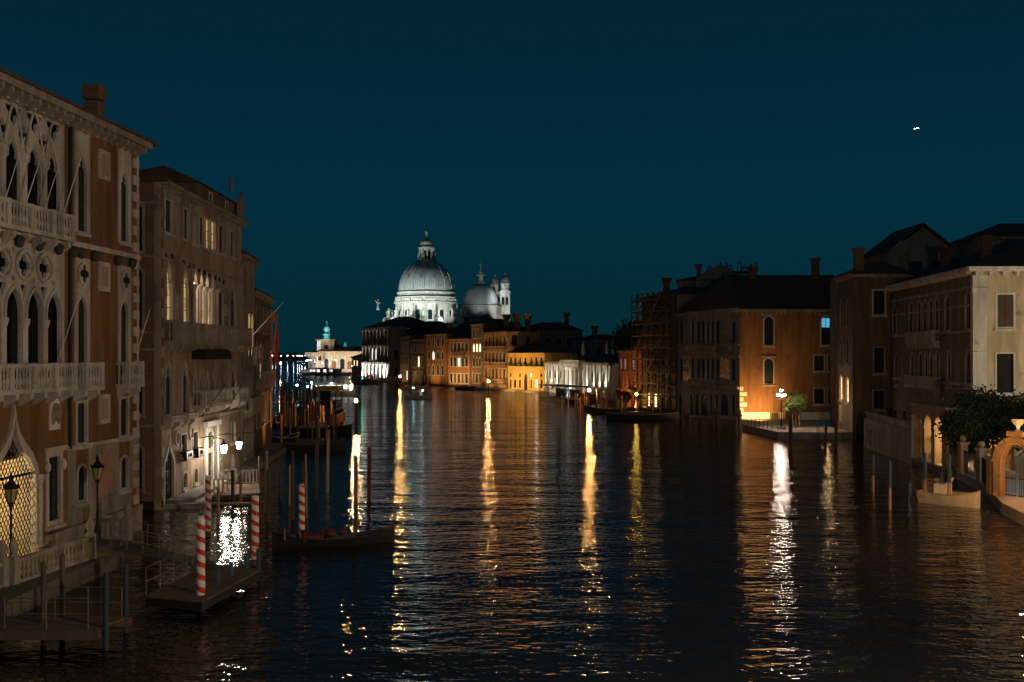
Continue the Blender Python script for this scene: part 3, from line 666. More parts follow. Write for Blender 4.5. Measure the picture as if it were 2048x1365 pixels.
# ================================================================ RIGHT BANK
def right_near():
    # cream corner palace
    f = Fac((44.7,119), (42.4,92), -.5, 17.9, dimst, name='corner_palace', label='cream fronted palace with stone corner pilaster at the right edge', cat='palace', depth=15)  # canal wall darker than the cream front: its shade is in the colour
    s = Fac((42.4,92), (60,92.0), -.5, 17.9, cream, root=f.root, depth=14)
    K = dict(m=stone_dk, fw=.16, kind='round')
    for a in ((1785.5,1793,610,668),(1818,1826,605,664),(1834.5,1842,603,662),(1846.5,1853.5,601,661),(1858,1865.5,599,660),(1870,1877.5,597,660),(1890,1900.5,592,659),(1931,1943-1,585,657)): f.wpx(*a, **K)
    for a in ((1789,1795,707,770),(1821,1828,706,770),(1837.5,1845.5,706,770),(1849.5,1855.5,706,770),(1860,1866.5,706,770),(1872,1878.5,705,770),(1895,1901.5,703,772),(1931.5,1942.5,702,773)): f.wpx(*a, **K)
    for n_, (a0, a1, zz) in enumerate(((1824,1880,11.3),(1822,1882,6.6))): f.balcony(f.u(a0), f.u(a1), zz, zz+1.05, .8, stone_dk, .26)
    f.row(7, 1.0, 3.6, 1.1, 'rect', m0=1.5, m=stone_dk, fw=.14)
    f.band(16.0, .3, .14, stone_dk); f.band(11.95, .24, .14, stone_dk); f.band(14.4,.16,.08,stone_dk); f.band(7.0,.24,.14,stone_dk)
    f.cornice(18.0, .75, .6, stone, .5, .1)
    s.wpx(1994.5, 2026.5, 590, 654, fw=.2, m=white_stone, shut=wood)
    s.wpx(1993, 2027, 708, 786, fw=.14, m=white_stone, bars=False, lit=dark)
    s.win(9.5, 11.0, 12.3, 15.2, fw=.2, m=white_stone, shut=wood); s.win(9.5, 11.0, 6.4, 9.8, fw=.14, m=white_stone)
    s.win(1.9, 3.4, 1.4, 4.2, fw=.14, m=white_stone)
    for z0, z1 in ((-.4,10.2),(10.25,15.55),(16.1,17.2)): s.box('corner_pilaster', -.02, 1.28, -.08, -.003, z0, z1, white_stone)
    s.box('pilaster_cap', -.1, 1.4, -.2, -.003, 15.56, 16.08, white_stone)
    s.box('brick_patch', 1.3, 12, -.02, -.003, 3.2, 6.2, ochre)
    s.box('cornice', -.6, s.L+.3, -.6, -.003, 17.55, 17.99, white_stone)
    for k in range(14): s.box('bracket', .1+k*1.25, .32+k*1.25, -.4, -.003, 17.2, 17.54, white_stone)
    f.wall(); s.wall('front_wall')
    f.put('side_wall', MB().box(0,.45,.45,15,-.5,17.9).mesh('side_wall', dimst))
    f.put('rear_wall', MB().box(.45,f.L-.5,14.5,15,-.5,17.8).mesh('rear_wall', tanst))
    f.put('roof', MB().add([(-.5,-.6,18.0),(f.L+.6,-.6,18.0),(f.L+.6,18,18.0),(-.5,18,18.0),(8,8,21.2),(f.L-8,8,21.2)],[(3,2,1,0),(0,1,5,4),(1,2,5),(2,3,4,5),(3,0,4)]).mesh('roof', tile))
    f.rf = None
    for u, y, z0, z1 in ((8,4,18.5,21.4),(21,3.4,18.6,21.2)): f.put('chimney', MB().box(-.45,.45,-.45,.45,0,z1-z0).box(-.6,.6,-.6,.6,z1-z0+.002,z1-z0+.35).mesh('chimney', brickd), u, y, z0)
    # stepped brown house beside the little square
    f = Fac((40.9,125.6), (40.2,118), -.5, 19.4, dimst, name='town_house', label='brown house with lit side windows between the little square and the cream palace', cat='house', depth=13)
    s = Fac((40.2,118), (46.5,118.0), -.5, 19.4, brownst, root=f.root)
    s.wpx(1747,1769,582,629, fw=.2, m=stone); s.wpx(1748,1768,696,746, fw=.16, m=stone_dk); s.wpx(1747,1769,782,818, fw=.16, m=stone_dk)
    f.win(1.0,2.0,1.6,3.6,lit=lit_dim, m=stone_dk, bars=False); 
    f.win(1.4,2.6,4.4,7.4,'round',lit=lit_gold, m=stone_dk); f.win(4.6,5.8,4.2,7.2,'round',lit=lit_gold, m=stone_dk)
    for z in (8.9,13.4): f.win(1.4,2.6,z,z+3.2,'round', m=stone_dk); f.win(4.6,5.8,z,z+3.2,'round', m=stone_dk)
    f.box('orange_panel', .4, 7.2, -.05, -.003, 12.3, 13.2, ochre)
    f.wall(); s.wall('front_wall'); f.cornice(19.5,.6,.5,stone_dk,.8,.1); s.box('cornice', -.4, s.L, -.5, -.003, 19.0, 19.4, stone_dk)
    f.put('side_wall', MB().box(0,.45,.45,6.2,-.5,19.3).mesh('side_wall', dimst))
    f.put('side_wall', MB().box(7.0,7.4,6.35,7.0,-.5,19.3).mesh('side_wall', tanst))
    f.put('roof', MB().add([(-.4,-.5,19.5),(8.1,-.5,19.5),(8.1,7.2,19.5),(-.4,7.2,19.5),(3.4,3,21.2),(4.6,4,21.2)],[(3,2,1,0),(0,1,5,4),(1,2,5),(2,3,4,5),(3,0,4)]).mesh('roof', tile))
    f.put('chimney', MB().box(-.5,.5,-.5,.5,0,2.6).box(-.65,.65,-.65,.65,2.602,2.95).mesh('chimney', brick), 6.8, .9, 19.6)
    # taller roofs behind
    g = Fac((50.5,134), (59.5,134), 0, 23.6, grey_pl, name='gabled_house', label='dark grey gabled house rising behind the cream palace roof', cat='house', depth=10)
    g.win(2.6,4.4,19.6,22.4, m=grey_pl, sill=False); g.win(5.6,7.2,19.6,22.4, m=grey_pl, sill=False)
    g.wall(); g.put('gable', MB().panel([(0,23.61),(4.6,27.0),(9,23.61)],[],0,.45).mesh('gable', grey_pl)); g.shell()
    g.put('roof', MB().add([(-.4,-.4,23.5),(4.5,-.4,27.3),(9.4,-.4,23.5),(-.4,10.4,23.5),(4.5,10.4,27.3),(9.4,10.4,23.5),(-.4,-.4,23.75),(4.5,-.4,27.55),(9.4,-.4,23.75),(-.4,10.4,23.75),(4.5,10.4,27.55),(9.4,10.4,23.75)],
        [(6,7,10,9),(7,8,11,10),(0,3,4,1),(1,4,5,2),(0,1,7,6),(1,2,8,7),(3,9,10,4),(4,10,11,5),(0,6,9,3),(2,5,11,8)]).mesh('roof', tile))
    simple((59,125),(74,125),24.6,grey_pl,[(4,20,22.4,1.2,'rect',K2)],'tall dark house with rising roof behind the cream palace at the right edge','town_house','house',10,2.2,0)
    # taller cluster seen between the brown house and the gable
    simple((44.5,131),(50.4,131),20.2,grey_pl,[(2,16,18.4,1.2,'rect',K2)],'low dark roofed house behind the brown house','town_house','house',9,1.5,0)
K2 = dict(m=stone_dk, fw=.12, bars=False)
right_near()

def garden_side():
    # rusticated garden wall with balustrade
    f = Fac((37.9,107.5), (36.05,90.3), -1, 2.95, stone_dk, name='garden_wall', label='pale block garden wall with balustrade along the canal before the cream palace', cat='wall', th=.6)
    f.win(2.2,3.0,.6,2.0,'rect',fw=.12,m=stone_dk,bars=False,dep=.4)
    f.wall()
    blk = {}
    for r_ in range(6):
        z = -.1+r_*.5; x = .0 if r_ % 2 else -.4
        while x < f.L-.1:
            a, b = max(x+.012, .01), min(x+.83, f.L-.01)
            if b-a > .15 and not (a < 3.15 and b > 2.05 and .45 < z+.4 and z < 2.15): f.box('stone', a, b, -.05-.02*random.random(), -.003, z+.01, z+.485, stone_dk)
            x += .85
    f.box('coping', -.05, f.L, -.15, .65, 2.955, 3.1, stone_dk)
    o = f.box('balustrade', 0, f.L, .05, .4, 3.65, 3.8, stone_dk)
    bl = MB().lathe([(.07,0),(.045,.1),(.085,.2),(.04,.38),(.07,.545)],6).mesh('baluster', stone_dk, True)
    for k in range(int(f.L/.3)): put('baluster', bl, o, T(.15+k*.3,.17,-.548))
    # lit loggia of arches
    f = Fac((36.05,90.2), (35.6,81.8), -1, 5.4, tanst, name='garden_loggia', label='garden wall with lamp-lit cream arches beside the dark trees', cat='wall', th=1.0)
    for a in ((1.05,2.6),(3.4,5.0),(5.8,7.4)):
        f.holes.append([(a[0]+x, .7+z) for x, z in profile('round', a[1]-a[0], 4.0)])
        o = f.put('arch_moulding', MB().panel(profile('round', a[1]-a[0], 4.0, .16)[1:-1], [], -.08, -.003) .mesh('arch_moulding', stone_dk) if False else MB().panel(profile('round', a[1]-a[0], 4.0, .18), [profile('round', a[1]-a[0], 4.0, .01)], -.07, -.003).mesh('arch_moulding', stone_dk), a[0], 0, .7)
        f.box('impost', a[0]-.2, a[0]-.015, -.12, .9, 3.6, 3.8, white_stone)
    f.wall(); f.put('coping', MB().box(-.1,f.L+.1,-.2,1.2,5.402,5.6).mesh('coping', stone_dk))
    for k in range(9):
        for j in range(2): f.box('stone', .06+j*.47, .5+j*.47, -.06, -.003, .72+k*.42, 1.11+k*.42, white_stone)
    f.box('rear_wall', -.2, f.L+2, 4.2, 4.5, -.5, 4.6, ochre)
    # low fence with piers to the gate
    pts = [(35.6,81.6),(34.9,77.4),(33.9,72.2),(32.0,66.6)]
    r = thing('garden_fence', 'iron garden fence between orange lit stone piers along the right quay', 'fence', (pts[0][0],pts[0][1],.7))
    pm = MB().box(-.28,.28,-.28,.28,0,2.3).box(-.36,.36,-.36,.36,2.302,2.5).ball((0,0,2.75),.26,8,6).mesh('pier', tanst)
    for x, y in pts: put('pier', pm, r, T(x-pts[0][0], y-pts[0][1], 0))
    for (x0,y0),(x1,y1) in zip(pts, pts[1:]):
        n = int(math.hypot(x1-x0,y1-y0)/.16); b = MB()
        mb = cached('rail', lambda: MB().cyl((0,0,.1),(0,0,1.9),.014,.014,4).mesh('railing_bar', iron))
        for k in range(2, n-1):
            t = k/n; put('railing_bar', mb, r, T(x0+(x1-x0)*t-pts[0][0], y0+(y1-y0)*t-pts[0][1], 0))
        for zz in (.25, 1.75): b.cyl((x0-pts[0][0],y0-pts[0][1],zz),(x1-pts[0][0],y1-pts[0][1],zz),.025,.025,5)
        put('rail', b.mesh('rail', iron), r)
    # arched gate with urn
    g = Fac((31.55,65.6), (33.1,63.0), .68, 5.0, tanst, name='garden_gate', label='arched stone garden gate with white urn on top, orange lit, at the right edge', cat='gate', th=.7)
    w_ = g.L
    out = [(0,.69),(0,3.1)] + [(w_/2 - w_/2*math.cos(a*math.pi/10), 3.1+1.55*math.sin(a*math.pi/10)) for a in range(1,10)] + [(w_,3.1),(w_,.69)]
    hole = [(.5,.69),(.5,3.0)] + [(w_/2 - (w_/2-.5)*math.cos(a*math.pi/10), 3.0+1.15*math.sin(a*math.pi/10)) for a in range(1,10)] + [(w_-.5,3.0),(w_-.5,.69)]
    ring = out + hole[::-1]
    g.put('arch', MB().panel(ring, [], 0, .7).mesh('arch', tanst))
    for k in range(9):
        a0, a1 = (k+.06)*math.pi/9, (k+.94)*math.pi/9; q = lambda a, r1, r2: (w_/2-r1*math.cos(a), 3.1+r2*math.sin(a))
        g.put('voussoir', MB().panel([q(a0,w_/2,1.56),q(a1,w_/2,1.56),q(a1,w_/2-.42,1.22),q(a0,w_/2-.42,1.22)],[],-.08,-.003).mesh('voussoir', tanst))
    for x in (-.06, w_-.6): g.box('impost', x, x+.66, -.1, .8, 2.95, 3.12, tanst)
    o = g.box('pedestal', w_/2-.55, w_/2+.55, -.05, .75, 4.66, 5.0, tanst)
    put('urn', MB().lathe([(.22,0),(.1,.12),(.12,.3),(.42,.62),(.38,.7),(.46,.78),(0,.8)],12).mesh('urn', white_stone, True), o, T(.55,.4,.342))
    for x in (.62, w_/2+.02):
        b = MB()
        for k in range(6): b.cyl((x+.06+k*.13,.4,.75),(x+.06+k*.13,.4,3.3),.015,.015,4)
        b.box(x,x+.72,.38,.42,1.9,1.95); b.box(x,x+.72,.38,.42,.8,.85); g.put('gate_leaf', b.mesh('gate_leaf', iron))
garden_side()

def square_house():
    f = Fac((26.6,160.5), (32.1,141), -1, 16.4, grey_pl, name='mosaic_palace', label='dim palace with gold mosaic panels and arched windows, left of the orange wall', cat='palace', depth=14)
    s = Fac((32.1,141), (48.5,141.0), .5, 16.4, ochre, root=f.root)
    K = dict(m=stone_dk, fw=.16, bars=False)
    xs = ((1359.5,1366),(1383,1389),(1394,1400.5),(1403.5,1410),(1413,1419),(1422,1428),(1432,1439.5),(1463,1471.5))
    for a in xs: f.wpx(*a, 641, 687, kind='round', sill=False, **K)
    for a in xs: f.wpx(*a, 717, 762, kind='round', sill=False, **K)
    for a in ((1357,1364),(1380,1387),(1390.5,1397.5),(1401,1415.5),(1419.5,1425.5),(1430,1437),(1441,1457),(1463,1470.5)): f.wpx(*a, 788, 832, kind='round', sill=False, **K)
    for a, b_ in (((1376,1381),(660,672)),((1446,1456),(654,672)),((1367,1380.5),(717,761)),((1441.5,1460),(716,762)),((1366,1382),(690,703)),((1442,1462),(688,702))):
        u0, u1 = f.u(a[0]), f.u(a[1]); f.box('mosaic_panel', u0, u1, -.03, -.003, f.z(a[0],b_[1]), f.z(a[0],b_[0]), mosaic)
    f.band(11.2,.25,.3,stone_dk); f.band(8.6+.9,.2,.2,stone_dk); f.band(5.0,.35,.35,stone_dk)
    f.balcony(5.0,13.6,10.2,11.1,.7,stone_dk,.4); f.balcony(5.0,13.6,4.9+.4,6.2,.7,stone_dk,.4); f.cornice(16.5,.7,.5,stone_dk,.6,.1)
    for a, kind, l in (((1528.5,1546.5,634,690),'round',None),((1528.5,1546.5,718,768),'round',None),((1642.5,1660.5,634,690),'round',None)):
        s.wpx(*a, kind=kind, fw=.18, m=stone, lit=l)
        s.box('hood_mould', s.u(a[0]-5), s.u(a[1]+5), -.18, -.065, s.z(1500,a[2]-4.5), s.z(1500,a[2]-3), stone)
    s.box('lit_sash', s.u(1644), s.u(1651), .11, .14, s.z(1500,655), s.z(1500,636.5), lit_cyan); s.box('lit_sash', s.u(1652), s.u(1659.5), .11, .14, s.z(1500,655), s.z(1500,637), lit_cyan)
    for a in ((1628,1648,712,742),(1656,1674,712,742),(1628,1648,778,808),(1656,1676,778,808)): s.wpx(*a, fw=.16, m=stone)
    s.wpx(1571,1597,813,842, fw=.16, m=stone_dk, lit=wood, sill=False, bars=False); s.wpx(1543,1557,826,840, fw=.05, m=stone_dk, lit=wood, sill=False, bars=False)
    for u0, u1 in ((.02,4.25),(5.65,6.1),(8.6,16)): s.box('plinth', u0, u1, -.06, -.003, .7, 1.75, white_stone)
    for k in range(5): s.box('quoin', .02, .5+.5*(k%2), -.07, -.003, 1.8+k*.75, 2.35+k*.75, white_stone)
    f.wall(); s.wall('front_wall'); s.box('cornice', -.4, s.L, -.45, -.003, 15.9, 16.25, stone_dk)
    for k in range(24): s.box('bracket', .2+k*.68, .42+k*.68, -.4, -.003, 15.55, 15.89, stone_dk)
    f.put('side_wall', MB().box(0,.45,.45,14,-1,16.4).mesh('side_wall', grey_pl)); 
    # one great dark roof over the whole block
    W = ROOTW[f.root.name].inverted()
    P = lambda x, y, z: tuple(W @ Vector((x, y, z)))
    vs = [P(26.0,161,16.55),P(31.7,140.4,16.55),P(49,140.4,16.55),P(49,165,16.55),P(33,151,21.9),P(48.5,151,21.9)]
    f.put('roof', MB().add(vs, [(3,2,1,0),(0,1,4),(1,2,5,4),(2,3,5),(3,0,4,5)]).mesh('roof', tile))
    for x, y, h in ((45.5,150,3.6),(36,150,2.4)): f.put('chimney', MB().box(-.45,.45,-.45,.45,0,h).box(-.6,.6,-.6,.6,h+.002,h+.3).mesh('chimney', brick), *P(x,y,20.4))
square_house()
# grey gabled house with roof terrace and plants behind the mosaic palace
g = Fac((28.7,173), (41,171), 0, 22.6, grey_pl, name='gabled_house', label='grey house with a curved gable and roof-terrace plants behind the mosaic palace', cat='house', depth=9)
g.win(1.4,2.7,18.0,21.0, m=grey_pl, sill=False, bars=False); g.win(6.6,7.6,21.0-.6,22.3, m=grey_pl, sill=False, bars=False)
g.wall(); g.shell()
g.put('gable', MB().panel([(2.5,22.61),(5,24.4),(6.6,25.1),(7.4,25.2),(8.4,24.9),(10,23.6),(12.4,22.61)],[],0,.45).mesh('gable', grey_pl))
g.roof(1.2,.3); g.chimney(3.6, 2, 22.6, 25.6, .8)
pl = MB()
for k in range(9):
    x = 5.5+k*.95+random.uniform(-.3,.3); h = random.uniform(.8,2.0)
    for q in range(26):
        z = random.uniform(0,h); r_ = .35*(1-z/h*.8); a = random.random()*6.3; X, Y = x+r_*math.cos(a), 2+r_*math.sin(a)
        pl.add([(X,Y,24.4+z),(X+.25*math.cos(a),Y+.2,24.3+z),(X+.1,Y+.1,24.75+z)],[(0,1,2)])
g.put('terrace_plants', pl.mesh('terrace_plants', leafdk)); 
tp = MB().box(5,13.5,1.2,6,24.1,24.3)
for x in (5.1,7.9,10.7,13.3): tp.cyl((x,1.4,22.5),(x,1.4,24.1),.08,.08,5).cyl((x,1.4,24.3),(x,1.4,25.3),.04,.04,5)
g.put('roof_terrace', tp.mesh('roof_terrace', wood))

# scaffolded house
f = simple((22.75,173.6), (26.5,161.2), 19.6, grey_pl, [(4,16.4,18.6,1.1,'rect',K2),(4,12.2,15,1.1,'rect',K2),(4,8,10.8,1.1,'rect',K2),(4,4.2,6.6,1.1,'rect',K2),(4,.9,3.2,1.1,'rect',dict(K2,lit=(0,1),litm=lit_warm))], 'tall house wrapped in scaffolding on the right bank', 'town_house', 'house', 11, 1.6)
f.chimney(3, 3, 19.6, 23, .9)
def scaffold():
    A, B = Vector((20.9,174.4)), Vector((25.3,160.0)); d = (B-A); L = d.length; ang = math.atan2(d.y, d.x)
    r = thing('scaffolding', 'scaffolding of steel tubes and plank decks wrapped round the tall house', 'scaffolding', (A.x, A.y, -.5), ang)
    st = MB().cyl((0,0,0),(0,0,20.8),.09,.09,5).mesh('standard', wood)
    n = 8
    for i in range(n):
        for y in (0, 1.1): put('standard', st, r, T(L*i/(n-1), y, 0))
    lg = MB().cyl((0,0,0),(L,0,0),.07,.07,5).mesh('ledger', wood); dk = MB().box(0,L,-.02,1.04,-.2,.01).mesh('deck', wood)
    br = MB().cyl((0,0,0),(L/(n-1),0,2.0),.035,.035,5).mesh('brace', woodlt)
    for k in range(10):
        z = 2.0*k+1.6
        for dz in (0, .5, 1.0):
            put('ledger', lg, r, T(0,-.06,z+dz+.05))
        put('deck', dk, r, T(0,0,z))
        put('brace', br, r, T(L*(k%(n-1))/(n-1), -.1, z)); put('brace', br, r, T(L*((k+3)%(n-1))/(n-1), -.1, z))
scaffold()

# red house beside the white gallery, with garden wall and arched gate
f = simple((21.4,201), (23.6,182.5), 10.6, redst, [(5,7.1,9.0,.95,'rect',dict(K2, lit=(0,1,3), litm=lit_blue)),(5,3.6,5.8,.95,'rect',K2),(5,.9,2.6,.95,'rect',K2)], 'small red house with blue-white lit upper windows beside the white gallery', 'town_house', 'house', 9, 1.2, .3)
f.band(6.4,.2,.12,stone); f.chimney(6,3,10.6,12.6,.8); f.chimney(13,3,10.6,12.4,.8)
f = Fac((19.6,187), (21.6,176.5), -1, 3.4, redst, name='garden_wall', label='red garden wall with arched gateway before the small red house', cat='wall', th=.5)
f.win(4.0,6.8,.4,3.1,'round',fw=.3,m=tanst,sill=False,lit=dark); f.wall(); f.box('coping',-.1,f.L+.1,-.15,.65,3.402,3.6,tanst)

def gallery():
    f = Fac((8.25,250), (21.2,206), -.5, 8.0, white_stone, name='white_gallery', label='low white floodlit stone gallery with columned portico on the far quay', cat='palace', depth=14)
    for a in ((1099.3,1102),(1109.5,1112.3),(1119.8,1122.8)): f.wpx(*a, 741, 756, kind='round', fw=.3, m=white_stone, bars=False)
    for a in ((1182.8,1187),(1194.5,1198),(1206.3,1210),(1219.5,1223)): f.wpx(*a, 745, 763, kind='round', fw=.3, m=white_stone, bars=False)
    for px in (1094,1106,1117,1127.5,1177,1190.5,1202.3,1214.5,1227):
        u = f.u(px); f.box('pilaster', u-.55, u+.55, -.35, -.003, 2.6, 7.2, white_stone)
        f.put('lion_head', MB().ball((0,0,0),.55,8,6).mesh('lion_head', white_stone, True), u, -.4, 1.9)
    u0, u1 = f.u(1133), f.u(1172)
    for k in range(5): f.put('portico_column', MB().lathe([(.75,-.3),(.75,.1),(.55,.2),(.5,6.2),(.8,6.6),(.8,7.0)],12).mesh('portico_column', white_stone, True), u0+.8+(u1-u0-1.6)*k/4, -1.1, 0)
    f.win((u0+u1)/2-1.1,(u0+u1)/2+1.1,.5,5.2,'rect',fw=.3,m=white_stone,sill=False,lit=glass)
    f.box('entablature', u0-.3, u1+.3, -1.9, -.36, 7.02, 7.9, white_stone); f.box('portico_roof', u0-.1, u1+.1, -1.7, -.2, 7.91, 8.6, white_stone)
    f.box('parapet', 0, f.L, -.3, -.003, 7.55, 8.05, tanst)
    f.wall(); f.shell(); 
    f.put('roof', MB().box(-.1,f.L+.1,-.1,14,8.05,8.3).mesh('roof', tile))
    f.box('terrace_wall', u1+.6, f.L, -3.6, -3.2, -.5, 1.6, tanst)
gallery()

for i, (px, pt, pb, Y) in enumerate(((1166.5,682,722,224),(1213.5,682,720,226),(1225.5,679,722,222),(1247,680,712,212))):
    x = (px-1024)/2000*Y; zb = hz(pb, Y); h = hz(pt, Y)-zb
    t = thing('closed_parasol', ('tall closed white parasol over the gallery portico','closed white parasol behind the gallery, left of two','closed white parasol behind the gallery, right of two','closed white parasol above the small red house')[i], 'parasol', (x, Y, zb), 0, 'closed parasols on the gallery terrace')
    part('parasol_pole', MB().cyl((0,0,-zb+8.3 if i < 3 else -zb+6),(0,0,h),.06,.05,6), iron, t); part('folded_canopy', MB().lathe([(.1,h*.25),(.42,h*.3),(.36,h*.55),(.22,h*.8),(.07,h*.97),(0,h*1.0)],8), white_stone, t, True)

def yellow_house():
    f = Fac((-1.1,268), (8.2,252.2), -.3, 10.2, yellow, name='yellow_house', label='yellow lamp-lit house with flower boxes under seven upper windows', cat='house', depth=10)
    K = dict(fw=.1, m=yellow, bars=False, sill=False)
    for a in ((1020,1023.5),(1029.5,1032.5),(1039,1042),(1049.2,1052.5),(1061.2,1064),(1071.2,1074.4),(1081,1084.4)):
        f.wpx(*a, 716, 731, **K); u = f.u(sum(a)/2); mb = MB().box(-1.0,1.0,-.6,-.01,0,.45)
        for q in range(40): x, y, z = random.uniform(-1,1), random.uniform(-.7,-.1), random.uniform(.4,.9); mb.add([(x,y,z),(x+.25,y,z-.1),(x+.1,y-.2,z+.2)],[(0,1,2)])
        f.put('flower_box', mb.mesh('flower_box', leafdk), u, 0, f.z(1050,733))
    for a, l in (((1020,1023),0),((1038.6,1041.6),0),((1060,1064),lit_white),((1081.5,1084.5),0)): f.wpx(*a, 747.5, 754.5, lit=l or None, **K)
    for a, l in (((1020,1023),0),((1028.5,1032.6),0),((1038.4,1041.6),0),((1061.3,1064),0),((1070.4,1075),lit_white),((1081.6,1085),0)): f.wpx(*a, 760, 776, lit=l or None, **K)
    f.wpx(1049.2, 1054, 749, 783, kind='pointed', **dict(K, m=tanst, fw=.25))
    f.wall(); f.shell(); f.cornice(10.3,.4,.3,yellow,0); f.roof(2.6,.4)
yellow_house()

f = Fac((-8.2,288.4), (-1.3,270.2), -1, 16, tanst, name='arcaded_palace', label='orange lit palace with two arcaded upper floors beside the yellow house', cat='palace', depth=12)
s = Fac((-1.3,270.2), (7.6,272.5), -1, 16, tanst, root=f.root)
for z, k in ((12.0,'round'),(7.6,'round'),(2.9,'rect')): f.row(6, z, z+2.9, 1.5, k, m0=.8, m=tanst, fw=.25, bars=False, lit=(), sill=False)
for z in (12.2,8.0): s.win(1.2,2.8,z,z+3.0,'round', m=tanst, fw=.25, bars=False); s.win(5.2,6.4,z,z+2.4,'rect', m=tanst, fw=.2, bars=False)
for z in (11.2,6.8,2.2): f.balcony(.4, f.L-.4, z, z+.9, .7, tanst, .5)
f.wall(); s.wall('side_wall'); f.cornice(16.1,.5,.5,tanst,1.2,.2); s.box('cornice',0,s.L,-.4,-.003,15.7,16.0,tanst)
f.put('side_wall', MB().box(0,.45,.45,12,-1,16).mesh('side_wall', tanst)); f.rf = None
f.put('roof', MB().add([(-.4,-.4,16.05),(f.L+.4,-.4,16.05),(f.L-1,10,16.05),(-.4,12,16.05),(8,6,18.2),(f.L-6,5,18.2)],[(3,2,1,0),(0,1,5,4),(1,2,5),(2,3,4,5),(3,0,4)]).mesh('roof', tile))
for u, y in ((13,2.2),(16.4,4.0),(18.2,6.5)): f.put('chimney', MB().box(-.6,.6,-.6,.6,0,2.6).add([(-.6,-.6,2.61),(.6,-.6,2.61),(.6,.6,2.61),(-.6,.6,2.61),(-1.1,-1.1,4.3),(1.1,-1.1,4.3),(1.1,1.1,4.3),(-1.1,1.1,4.3)],[(3,2,1,0),(4,5,6,7),(0,1,5,4),(1,2,6,5),(2,3,7,6),(3,0,4,7)]).mesh('chimney', brick), u, y, 16.6)
KG = dict(m=stone, fw=.2, bars=False, sill=False)
simple((2,291),(19,288),16.8,grey_pl,[(5,12,14.6,1.4,'rect',KG)],'dark wide house with flared chimneys behind the yellow house','town_house','house',12,2.4,0).chimney(13.6,3,16.8,22,1.2)
simple((16,272),(25,262),13.5,grey_pl,[(3,9.5,12,1.4,'rect',KG)],'dark low house behind the white gallery','town_house','house',9,1.6,0).chimney(6,3,13.5,17.5,1.0)
simple((-12.1,296.2),(-8.4,288.8),18.6,brick,[(3,14.6,17.2,1.2,'rect',KG),(3,10.6,13.4,1.3,'ogee',dict(KG,lit=(0,1,2),litm=lit_warm)),(3,6.2,9.4,1.3,'ogee',KG),(3,1.4,4.2,1.2,'rect',KG)],'tall narrow Gothic brick palace with lit ogee windows left of the arcaded palace','gothic_palace','palace',12,1.6)
f = simple((-19.6,305),(-12.3,296.6),14.4,ochre,[(5,10.6,13.2,1.2,'rect',KG),(5,6.2,9.2,1.2,'round',dict(KG,lit=(2,),litm=lit_blue)),(5,1.2,4.0,1.2,'rect',KG)],'orange palace with hanging balcony left of the narrow Gothic palace','town_palace','palace',12,2.6)
f.balcony(2.5,9,9.4,10.3,.8,tanst,.5)
f = simple((-27.4,316),(-20,305.6),16,ochre,[(4,12.2,14.8,1.4,'rect',KG),(4,8.2,11.2,1.3,'ogee',dict(KG,lit=(1,),litm=lit_white)),(4,3.4,7.0,1.2,'ogee',KG)],'orange Gothic palace with one bright white ogee window','gothic_palace','palace',12,2.0)
f.chimney(10,3,16,19.6,1.0)
f = Fac((-27.2,305.0),(-20.1,305.3),-1,16,ochre,root=f.root) if False else None
simple((-33.4,327),(-27.6,316.6),14.6,brickd,[(4,10.4,12.8,1.2,'rect',KG),(4,5.8,9.2,1.2,'round',dict(KG,lit=(2,),litm=lit_warm)),(4,1.4,4.2,1.2,'rect',KG)],'dim brick palace left of the orange Gothic palace','town_palace','palace',12,2.4)
simple((-37.6,335),(-33.6,327.4),15.8,tanst,[(4,11,14,1.0,'round',KG),(4,6.4,9.4,1.0,'round',KG),(3,1.4,4.4,1.0,'rect',dict(KG,lit=(2,),litm=lit_white))],'dim tan palace between the floodlit baroque palace and its neighbours','town_palace','palace',12,2.0)

